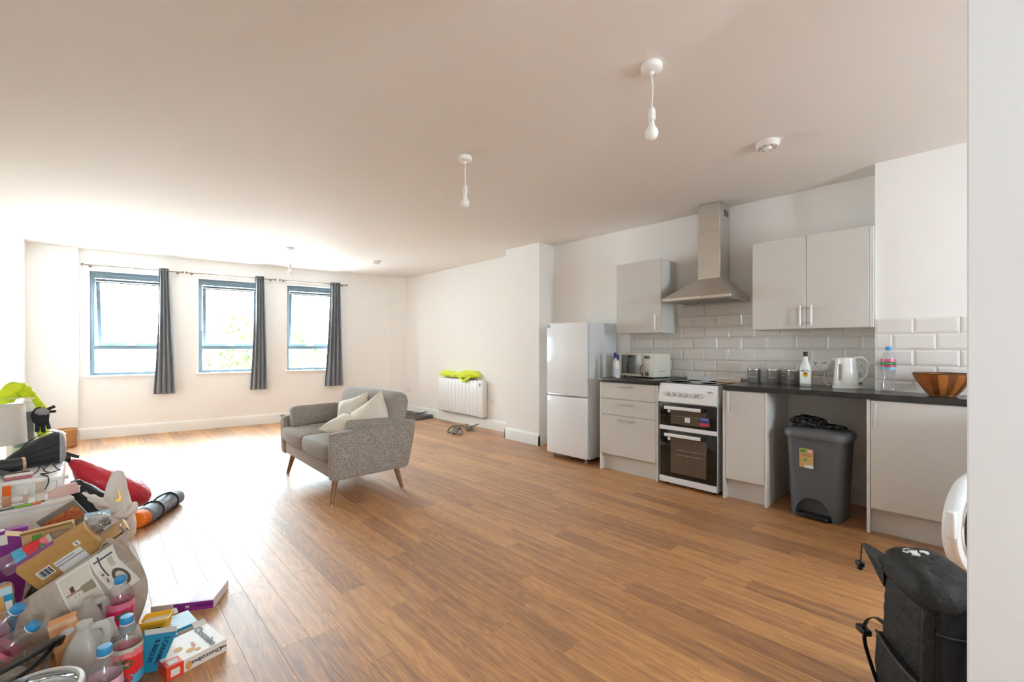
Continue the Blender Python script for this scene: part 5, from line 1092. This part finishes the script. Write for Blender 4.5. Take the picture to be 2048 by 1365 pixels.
def patch(name, quad, mat, off, a0=0, a1=1, b0=0, b1=1, n=8, parent=to):
    """print laid on the tote front: quad of (s,q) corners tl,tr,br,bl; sub-rectangle a,b in it"""
    def st(a, b):
        tl, tr, br, bl = [Vector((x,y,0)) for x, y in quad]; return (tl*(1-a)+tr*a)*(1-b) + (bl*(1-a)+br*a)*b
    bm = BM(); g = []
    for i in range(n+1):
        g.append([])
        for j in range(n+1):
            c = st(a0+(a1-a0)*i/n, b0+(b1-b0)*j/n); g[-1].append(bm.verts.new(FT(c.x, c.y, off)))
    for i in range(n):
        for j in range(n): bm.faces.new((g[i][j],g[i+1][j],g[i+1][j+1],g[i][j+1]))
    return obj(name, bm, mat, parent)
pw = M('print_white', (232,226,216), 0.5); P1 = [(0.30,0.97),(0.60,0.965),(0.735,0.36),(0.50,0.30)]; P2 = [(0.60,0.97),(0.84,0.965),(0.955,0.48),(0.765,0.44)]
patch('photo_print', P1, pw, 0.0035); patch('photo_print', P2, pw, 0.0035)
A = lambda *r: r
for q_, mat_, (a0,a1,b0,b1) in ((P1,M('print_cream',(214,206,188),0.5),(0.06,0.94,0.05,0.97)), (P1,M('print_shade',(150,134,112),0.5),(0.55,0.93,0.35,0.78)), (P1,M('print_tan',(166,122,76),0.5),(0.10,0.62,0.38,0.42)), (P1,M('print_linen',(222,216,198),0.5),(0.18,0.55,0.44,0.84)), (P1,M('print_bottle',(96,34,28),0.5),(0.26,0.38,0.20,0.38)), (P1,M('print_dark',(60,52,46),0.5),(0.30,0.33,0.11,0.20)), (P1,M('print_basket',(150,106,78),0.5),(0.42,0.85,0.84,0.97)), (P1,M('print_fold',(170,160,138),0.5),(0.30,0.325,0.46,0.82)), (P1,M('print_fold'),(0.42,0.44,0.46,0.82)),
        (P2,M('print_ink',(62,64,68),0.5),(0.10,0.88,0.13,0.17)), (P2,M('print_ink'),(0.28,0.34,0.06,0.56)), (P2,M('print_blush',(222,204,192),0.5),(0.10,0.26,0.36,0.72)), (P2,M('print_maroon',(96,60,52),0.5),(0.13,0.22,0.42,0.50)), (P2,M('print_maroon'),(0.13,0.22,0.58,0.66)), (P2,M('print_sage',(190,188,168),0.5),(0.60,0.82,0.20,0.42))):
    patch('photo_detail', q_, mat_, 0.0048, a0, a1, b0, b1, 4)
for rr, off, m_ in ((0.24,0.0052,M('print_olive',(94,86,74),0.5)), (0.15,0.0060,pw)):
    bm = BM(); vs = []
    for j in range(20):
        a = 2*PI*j/20; aa, bb = 0.62+rr*1.1*math.cos(a), 0.70+rr*math.sin(a)*0.9
        tl, tr, br, bl = [Vector((x,y,0)) for x, y in P2]; c = (tl*(1-aa)+tr*aa)*(1-bb) + (bl*(1-aa)+br*aa)*bb; vs.append(bm.verts.new(FT(c.x, c.y, off)))
    bm.faces.new(vs); obj('photo_detail', bm, m_, to)
hx = (FT(0.42,0.20)-FT(0.26,0.16)); hy = FT(0.30,0.35)-FT(0.28,0.16)
text('home', 0.075, frame_of(FT(0.30,0.19,0.006)+Vector((0,-0.004,0)), hx, hy), M('print_white'), to, shear=0.35)
bm = BM(); tube(bm, curve([FT(0.70,0.97,0.004), FT(0.78,0.99,0.004)+Vector((0.0,-0.02,0.03)), FT(0.9,0.9,0.02)+Vector((0.02,-0.01,-0.01)), FT(0.96,0.7,0.012)],5), 0.011, 8, flat=0.2); obj('handle', bm, tote_m, t)
# ------------------------------------------------------------------ packaging
def carton(name, label, P0, ex, ey, dims, mat, group=None, deco=(), flaps=None, cat='box', top=None):
    """box with its lower left front corner at P0; ex to the right, ey away; deco: (face, x0,x1,y0,y1, material[, word, size])"""
    m4 = frame_of(P0, ex, ey); L, D, H = dims
    t = thing(name, label, cat, m4.to_translation(), m4.to_euler(), group)
    bm = BM(); box(bm, 0, L, 0, D, 0, H, .0015); b = obj('box', bm, mat, t)
    F = {'front': frame_of((0,0,0),(1,0,0),(0,0,1)), 'top': T((0,0,H)), 'right': frame_of((L,0,0),(0,1,0),(0,0,1)), 'left': frame_of((0,D,0),(0,-1,0),(0,0,1))}
    for kd, d in enumerate(deco):
        f4 = F[d[0]]
        if d[5] is not None: decal(d[1], d[2], d[3], d[4], f4 @ T((0,0,-0.0003+0.00025*kd)), d[5], b, 'printed_panel')
        if len(d) > 6: text(d[6], d[7], f4 @ T(((d[1]+d[2])/2,(d[3]+d[4])/2,0.0012+0.00025*kd), (0,0,d[9] if len(d) > 9 else 0)), d[8], b, bold=0.0003)
    if flaps:
        for f4, w_, h in flaps:
            bm = BM(); box(bm, 0, w_, 0, h, 0, 0.0012, M4=f4); obj('flap', bm, top or mat, t, smooth=False)
    return t
kraft = M('kraft_card', (196,150,84), 0.7, var=30, rgb2=(188,140,76)); kraft2 = M('kraft_card_light', (212,176,120), 0.7); purple = M('purple_print', (136,44,140), 0.45); inkk = M('ink_dark', (40,40,48), 0.5); paper = M('paper_white', (238,236,230), 0.6); teal = M('teal_print', (34,150,190), 0.45); lblue = M('light_blue_print', (150,200,224), 0.45)
bars = []
cb = carton('cardboard_box', 'brown cardboard parcel with barcode tilted in the tote', (-0.155,2.56,0.238), (0.187,0,0.115), (0.0,1,0.15), (0.225,0.085,0.118), kraft, deco=[('front',0.03,0.075,0.032,0.072,paper), ('front',0.085,0.175,0.004,0.066,paper), ('front',0.085,0.175,0.040,0.043,inkk), ('front',0.165,0.185,0.075,0.095,paper,'5',0.016,inkk), ('top',0.0,0.12,0.05,0.083,purple), ('front',0.088,0.15,0.050,0.060,M('print_grey',(186,192,196),0.6))])
bx_ = [x for x in bpy.data.objects if x.parent == cb][0]
for k in range(9): decal(0.036+k*0.004, 0.036+k*0.004+0.0012*(1+k%3), 0.037, 0.067, frame_of((0,0,0),(1,0,0),(0,0,1)) @ T((0,0,0.0012)), inkk, bx_, 'barcode_bar')
carton('tall_carton', 'purple carton behind the tote at the left edge', (-0.315,2.93,0), (1,0,0.05), (0,1,0), (0.12,0.05,0.40), purple, deco=[('front',0.02,0.06,0.34,0.385,paper), ('top',0.01,0.05,0.01,0.04,paper)])
carton('open_carton', 'pale brown open carton standing behind the cardboard parcel', (-0.19,2.83,0.0), (1,0,0.08), (0,1,0.1), (0.16,0.05,0.41), kraft2, deco=[('front',0.03,0.06,0.35,0.40,M('pack_green',(110,180,70),0.5)), ('front',0.035,0.055,0.355,0.378,paper)], flaps=[(frame_of((0,0,0.41),(1,0,0),(0,-0.8,0.5)),0.155,0.05), (frame_of((0,0,0.41),(-0.8,0,0.4),(0,1,0)),0.05,0.05)])
carton('pizza_box', 'flat pizza box propped against the bedside table', (0.03,3.06,0.001), (0.857,0,0.515), (0,1,0), (0.15,0.02,0.44), M('pizza_card',(126,112,96),0.6), deco=[('front',0.01,0.14,0.35,0.415,M('pizza_photo',(196,120,50),0.5,var=60,rgb2=(150,40,24)))])
carton('snack_carton', 'light blue and white carton lying on top of the tote', (-0.03,2.70,0.418), (1,0,-0.03), (0,1,0.2), (0.085,0.06,0.034), paper, deco=[('right',0.0,0.06,0,0.034,teal), ('top',0,0.084,0.02,0.058,lblue)])
carton('pizza_base_carton', 'tan box marked thin crust sticking out of the tote', (0.045,2.60,0.338), (0.073,0,0.052), (0,1,0.2), (0.092,0.10,0.022), M('tan_pack',(222,178,128),0.55), deco=[('front',0.02,0.085,0.002,0.02,None,'THIN CRUST',0.014,inkk)])
t = thing('plastic_wrap', 'crumpled clear plastic wrapping in the tote', 'wrapping', (0.012,2.69,0.425)); t.scale = (0.75,0.75,0.75)
bm = BM(); lump(bm, (0,0,0.01), (.045,.05,.04), 4, 0.5, 3.5, 3, crease=0.6); obj('film', bm, clear('film_plastic', (240,242,242), gloss=0.12, milky=0.25), t, ang=80)
bm = BM(); lump(bm, (0.035,0.01,0.0), (.025,.03,.025), 3, 0.4, 3.5, 6, crease=0.6); obj('foil_piece', bm, M('foil_grey', (140,138,128), 0.35, metal=0.5), t, ang=80)
def aim(base, tip): 
    d = (Vector(tip)-Vector(base)).normalized(); return Vector((0,0,1)).rotation_difference(d).to_euler()
bottle('clear bottle with red fruit label lying in the tote behind the parcel', (-0.27,2.72,0.31), aim((-0.27,2.72,0.31),(-0.05,2.74,0.40)), 0.25, 0.042, redl, (0,-1,0.3), 'empty water bottles', name='water_bottle')
carton('narrow_carton', 'narrow blue and orange carton at the left end of the tote', (-0.245,2.52,0.0), (1,0,0.1), (0.1,1,0), (0.05,0.03,0.30), M('carton_orange',(216,160,90),0.5), deco=[('front',0.026,0.05,0.0,0.30,teal), ('front',0.028,0.046,0.20,0.245,paper), ('front',0,0.05,0.27,0.30,M('carton_ice',(190,220,228),0.5))])
carton('peach_carton', 'small peach carton with white round seal between jug and tote', (-0.088,2.30,0.0), (0.97,0,0.16), (0.05,1,0), (0.075,0.05,0.20), M('peach_print',(240,176,122),0.5), deco=[('front',0.0,0.075,0.183,0.2,M('peach_light',(246,204,164),0.5))])
pc = [x for x in bpy.data.objects if x.name.startswith('peach_carton')][0]
bm = BM(); lathe(bm, [(0,0),(0.015,0),(0.015,0.0008)], 24, M4=frame_of((0.045,-0.0003,0.155),(1,0,0),(0,0,1)) @ Matrix.Diagonal((1.3,0.8,1,1))); obj('round_seal', bm, paper, pc)
# floor packaging
carton('biscuit_box', 'white and red Choccolino biscuit box lying on the floor', (0.192,2.005,0.0), (0.192,0.040,0), (-0.3,0.95,0), (0.196,0.18,0.047), M('biscuit_white',(240,236,230),0.4), deco=[('front',0.0,0.052,0,0.047,M('biscuit_red',(232,70,40),0.4)), ('top',0.0,0.05,0.0,0.05,M('biscuit_red')), ('left',0.0,0.18,0.0,0.047,M('biscuit_red')), ('front',0.012,0.04,0.008,0.034,paper), ('top',0.01,0.04,0.01,0.04,paper),
    ('top',0.125,0.185,0.01,0.17,None,'Choccolino',0.036,inkk,-PI/2), ('front',0.085,0.17,0.004,0.044,None,'Choccolino',0.022,inkk,PI), ('front',0.172,0.195,0.004,0.044,None,'dragee',0.009,inkk,PI), ('top',0.098,0.118,0.04,0.10,None,'dolce',0.016,M('biscuit_pink',(214,120,110),0.5),-PI/2)],
    flaps=[(frame_of((0.15,0.18,0.045),(1,0,0),(0,0.9,0.4)),0.045,0.03), (frame_of((0.19,0.18,0.01),(-1,0,0),(0,1,0.05)),0.1,0.035)])
bb = [x for x in bpy.data.objects if x.name.startswith('biscuit_box')][0]
tan_b = M('biscuit_tan', (216,164,96), 0.6)
for x, y, r in ((0.062,0.085,0.014),(0.088,0.045,0.013),(0.108,0.03,0.009)):
    bm = BM(); lathe(bm, [(0,0),(r,0),(r,0.0012)], 20, M4=T((x,y,0.047))); obj('printed_biscuit', bm, tan_b, bb)
bm = BM(); lathe(bm, [(0,0),(0.013,0),(0.013,0.0012)], 20, M4=frame_of((0.068,-0.0003,0.02),(1,0,0),(0,0,1)) @ Matrix.Diagonal((0.8,1.2,1,1))); obj('printed_biscuit', bm, tan_b, bb)
carton('caramel_bar_box', 'teal blue box with dark lettering leaning beside the biscuit box', (0.088,2.09,0.026), (0.95,0.05,-0.28), (0.1,1,0.25), (0.098,0.026,0.16), teal, deco=[('right',0,0.026,0,0.16,M('pale_edge',(206,204,198),0.6)), ('top',0,0.098,0,0.026,M('pale_edge')), ('front',0.062,0.085,0.03,0.15,None,'2 CARAMEL',0.021,M('ink_navy',(20,52,84),0.5),-PI/2), ('front',0.036,0.058,0.03,0.15,None,'& BISCUIT',0.021,M('ink_navy'),-PI/2)])
carton('teal_carton', 'flat teal carton underneath the yellow tub', (0.125,2.20,0.0), (1,0.12,0), (-0.12,1,0), (0.125,0.11,0.048), teal)
carton('light_blue_box', 'light blue and white snack box right of the yellow tub', (0.232,2.285,0.0), (0.98,0.14,0), (-0.1,1,0), (0.095,0.13,0.030), paper, deco=[('top',0.0,0.094,0.0,0.125,M('ice_blue',(186,216,232),0.45)), ('front',0.0,0.094,0.018,0.03,teal), ('right',0.0,0.012,0,0.03,teal)], flaps=[(frame_of((0.0,0.13,0.03),(1,0,0.1),(0,0.9,0.35)),0.06,0.03)])
carton('purple_pizza_box', 'flat white and purple pizza box on the floor', (0.186,2.545,0.0), (0.86,-0.50,0), (0.5,0.86,0), (0.25,0.175,0.042), M('pizza_white',(238,234,236),0.3,coat=0.3), deco=[('front',0.09,0.25,0.002,0.040,purple), ('top',0.15,0.248,0.004,0.17,M('pale_lilac',(214,186,216),0.35)), ('top',0.165,0.22,0.06,0.12,M('pale_window',(228,224,230),0.3)), ('front',0.175,0.245,0.01,0.034,None,'THIN CRUST',0.013,M('ink_plum',(70,14,80),0.5)), ('front',0.13,0.16,0.01,0.034,None,'M',0.02,paper)])
t = thing('yellow_tub', 'open yellow margarine tub standing on the teal carton', 'tub', (0.184,2.255,0.0495), (0,0,-0.35))
yel = M('tub_yellow', (238,182,40), 0.35)
bm = BM(); loft(bm, [[(x*k, y*k2, z) for x, y in rrect(0.094,0.07,0.014,4)] for k, k2, z in ((0.80,0.78,0.0),(0.82,0.80,0.003),(0.97,0.97,0.070))], cap1=False); b = obj('tub', bm, yel, t)
bm = BM(); loft(bm, [[(x*k, y*k2, z) for x, y in rrect(0.094,0.07,0.014,4)] for k, k2, z in ((0.96,0.95,0.069),(1.06,1.07,0.067),(1.06,1.07,0.078),(1.02,1.02,0.081),(0.95,0.94,0.080),(0.94,0.93,0.05))], cap0=False, cap1=False); obj('rim', bm, yel, t)
bm = BM(); loft(bm, [[(x*k, y*k, z) for x, y in rrect(0.094,0.07,0.014,4)] for k, z in ((0.925,0.064),(0.90,0.0645),(0.5,0.066))]); obj('white_lining', bm, paper, t)
for k in range(3): decal(-0.022,0.02,0.018+0.014*k,0.020+0.014*k, frame_of((0,-0.0335-0.0008*k,0),(1,0,0),(0,-0.09,1)), M('tub_print',(190,120,20),0.5), b, 'print_line')
decal(-0.026,0.024,0.052,0.056, frame_of((0,-0.0335,0),(1,0,0),(0,-0.09,1)), inkk, b, 'print_line')
# bottles and jugs
g = 'empty water bottles'
bottle('upright pink-labelled water bottle in front of the tote', (0.080,2.40,0), 0.2, 0.272, 0.045, pinkl, (0.1,-1,0), g)
bottle('upright water bottle with red strawberry label by the teal box', (0.085,2.055-0.02,0), -0.2, 0.272, 0.044, redl, (-0.1,-1,0), g, fruit=M('strawberry', (206,40,46), 0.4))
bottle('upright pale-labelled water bottle nearest the camera', (0.026,1.877,0), 0.1, 0.272, 0.044, pale, (0,-1,0), g, word=None)
bottle('tilted pink water bottle leaning left of the tote, lower of two', (-0.345,2.33,0.055), aim((-0.345,2.33,0.055),(-0.165,2.31,0.205)), 0.262, 0.044, pinkl, (0,-1,0.4), g)
bottle('tilted pink water bottle leaning left of the tote, upper of two', (-0.365,2.44,0.09), aim((-0.365,2.44,0.09),(-0.20,2.38,0.262)), 0.262, 0.044, pale, (0,-1,0.4), g)
hdpe = clear('milk_hdpe', (250,250,250), gloss=0.04, rough=0.3, milky=0.72, milk=(236,236,232))
def jug(label, loc, rz, h, cap=None, lab=None):
    t = thing('milk_jug', label, 'jug', loc, rz, 'empty plastic milk jugs'); r = h*0.205
    bm = BM(); lathe(bm, [(0.85*r,0),(0.98*r,0.03*h),(r,0.06*h),(r,0.52*h),(0.94*r,0.62*h),(0.72*r,0.77*h),(0.42*r,0.88*h),(0.36*r,0.90*h),(0.36*r,0.985*h)], 32, sq=1.6); b = obj('body', bm, hdpe, t, ang=50)
    bm = BM(); tube(bm, curve([(0.36*r,0,0.89*h),(0.95*r,0,0.90*h),(1.12*r,0,0.78*h),(1.04*r,0,0.62*h),(0.9*r,0,0.55*h)],6), 0.0125, 12); obj('handle', bm, hdpe, t)
    bm = BM(); lathe(bm, [(0.42*r,0.925*h),(0.42*r,0.94*h)], 24); obj('neck_ring', bm, hdpe, t)
    if cap: bm = BM(); lathe(bm, [(0.46*r,0.93*h),(0.47*r,0.94*h),(0.47*r,0.995*h),(0.44*r,h),(0,h+0.0004)], 24); obj('cap', bm, cap, t)
    if lab: decal(-0.012,0.014,-0.02,0.02, frame_of((0.3*r,-r*1.0-0.0008,0.66*h),(1,0,0),(0,0.45,1)), lab, b)
    return t
jug('white milk jug without cap, front of the pile', (-0.022,2.12,0), -0.25, 0.262)
jug('white milk jug half behind the pink-labelled bottle', (-0.014,2.385,0), 0.2, 0.225)
jug('white milk jug with blue cap at the left edge', (-0.30,2.62,0), 0.5, 0.295, cap_blue)
t = thing('red_label_bottle', 'small white bottle with red and yellow label beside a black bottle', 'bottle', (0.042,2.20,0), 0)
bm = BM(); lathe(bm, [(0.024,0),(0.03,0.01),(0.03,0.13),(0.02,0.175),(0.015,0.19),(0.015,0.205)], 24, sq=1); b = obj('body', bm, hdpe, t)
decal(-0.012,0.012,0.11,0.15, frame_of((0,-0.0308,0),(1,0,0),(0,0.05,1)), M('biscuit_red'), b); decal(-0.012,0.012,0.10,0.113, frame_of((0,-0.0310,0),(1,0,0),(0,0.05,1)), yel, b)
t = thing('black_bottle', 'small plain black bottle standing among the clear bottles', 'bottle', (0.062,2.12,0), 0.3)
bm = BM(); lathe(bm, [(0.02,0),(0.021,0.004),(0.018,0.16),(0.016,0.165)], 20, sq=1); obj('body', bm, M('black_plastic'), t); bm = BM(); lathe(bm, [(0.0205,0.03),(0.0205,0.04)], 20, sq=1); obj('ridge', bm, M('black_plastic'), t)
# clear tub with black carry straps
t = thing('carry_box', 'clear plastic box with black straps at the left edge', 'box', (-0.215,2.14,0))
bm = BM(); lathe(bm, [(0.085,0),(0.09,0.005),(0.098,0.17),(0.10,0.18)], 28, sq=3, sx=1.15, sy=0.75, cap1=False); obj('box', bm, clear('box_plastic', (226,230,228), gloss=0.12, milky=0.12), t)
bm = BM(); lump(bm, (0,0,0.08), (.085,.05,.075), 4, 0.4, 3, 4, crease=0.5, zmin=0.006); obj('foil_contents', bm, M('foil_crinkle', (150,148,142), 0.3, metal=0.6, bump=(40,0.8,0.01)), t, ang=80)
bm = BM(); tube(bm, curve([(-0.12,-0.07,0.185),(-0.02,-0.085,0.205),(0.09,-0.07,0.232),(0.13,-0.03,0.238),(0.125,0.0,0.20)],6), 0.016, 8, flat=0.4); obj('strap', bm, M('black_plastic'), t)
bm = BM(); tube(bm, curve([(-0.12,-0.09,0.12),(-0.02,-0.10,0.155),(0.08,-0.09,0.20),(0.125,-0.05,0.232)],6), 0.014, 8, flat=0.4); obj('strap', bm, M('black_plastic'), t)
# pot with a glass lid in the near corner
t = thing('saucepan', 'steel saucepan with cream-rimmed glass lid in the near left corner', 'pan', (-0.135,1.855,0))
bm = BM(); lathe(bm, [(0.095,0),(0.10,0.006),(0.104,0.19),(0.108,0.20)], 40, cap1=False); obj('pan', bm, chrome, t)
bm = BM(); lathe(bm, [(0.102,0.197),(0.115,0.198),(0.119,0.208),(0.116,0.218),(0.106,0.221),(0.102,0.214)], 48, cap0=False, cap1=False); obj('lid_rim', bm, M('rim_cream', (232,228,218), 0.4), t)
bm = BM(); lathe(bm, [(0.105,0.214),(0.085,0.226),(0.05,0.236),(0.0,0.24)], 40, cap0=False); obj('lid_glass', bm, clear('lid_glass', (225,228,228), gloss=0.15), t)
bm = BM(); lathe(bm, [(0.103,0.06),(0.0,0.062)], 32, cap0=False); obj('contents', bm, M('pan_contents', (150,140,128), 0.4), t)
bm = BM(); lathe(bm, [(0.012,0.238),(0.014,0.25),(0.022,0.256),(0.02,0.266),(0.0,0.269)], 20, (-0.02,0,0)); obj('knob', bm, M('black_plastic'), t)
# ------------------------------------------------------------------ trees outside the far windows
leaf_m = M('leaf_deep_green', (52,66,26), 0.7, var=3, rgb2=(82,92,36)); bark = M('bark', (70,58,46), 0.9)
random.seed(21)
for (x, y, h, r, nm) in ((3.2,13.5,3.4,2.0,'leafy tree outside, behind the middle window'), (7.6,12.6,3.8,2.4,'leafy tree outside, behind the right window')):
    t = thing('garden_tree', nm, 'tree', (x, y, -3.0), 0, 'trees outside the windows')
    bm = BM(); tube(bm, [(0,0,0),(0.05,0,2),(0,0.05,h)], [0.16,0.12,0.07], 10); obj('trunk', bm, bark, t)
    bm = BM()
    for k in range(5200):
        d = Vector((random.gauss(0,1),random.gauss(0,1),random.gauss(0,1))).normalized()*(random.random()**0.4)*r
        if noise.noise(d*1.1) < -0.12: continue
        c = Vector((0,0,h+0.3)) + Vector((d.x,d.y,d.z*0.75)); q = Euler((random.random()*6,random.random()*6,random.random()*6)).to_matrix(); s_ = random.uniform(0.06,0.13)
        bm.faces.new([bm.verts.new(c + q @ Vector(p)*s_) for p in ((-1,0,0),(0,-0.55,0.1),(1,0,0),(0,0.55,0.1))])
    obj('foliage', bm, leaf_m, t, smooth=False, kind='stuff')
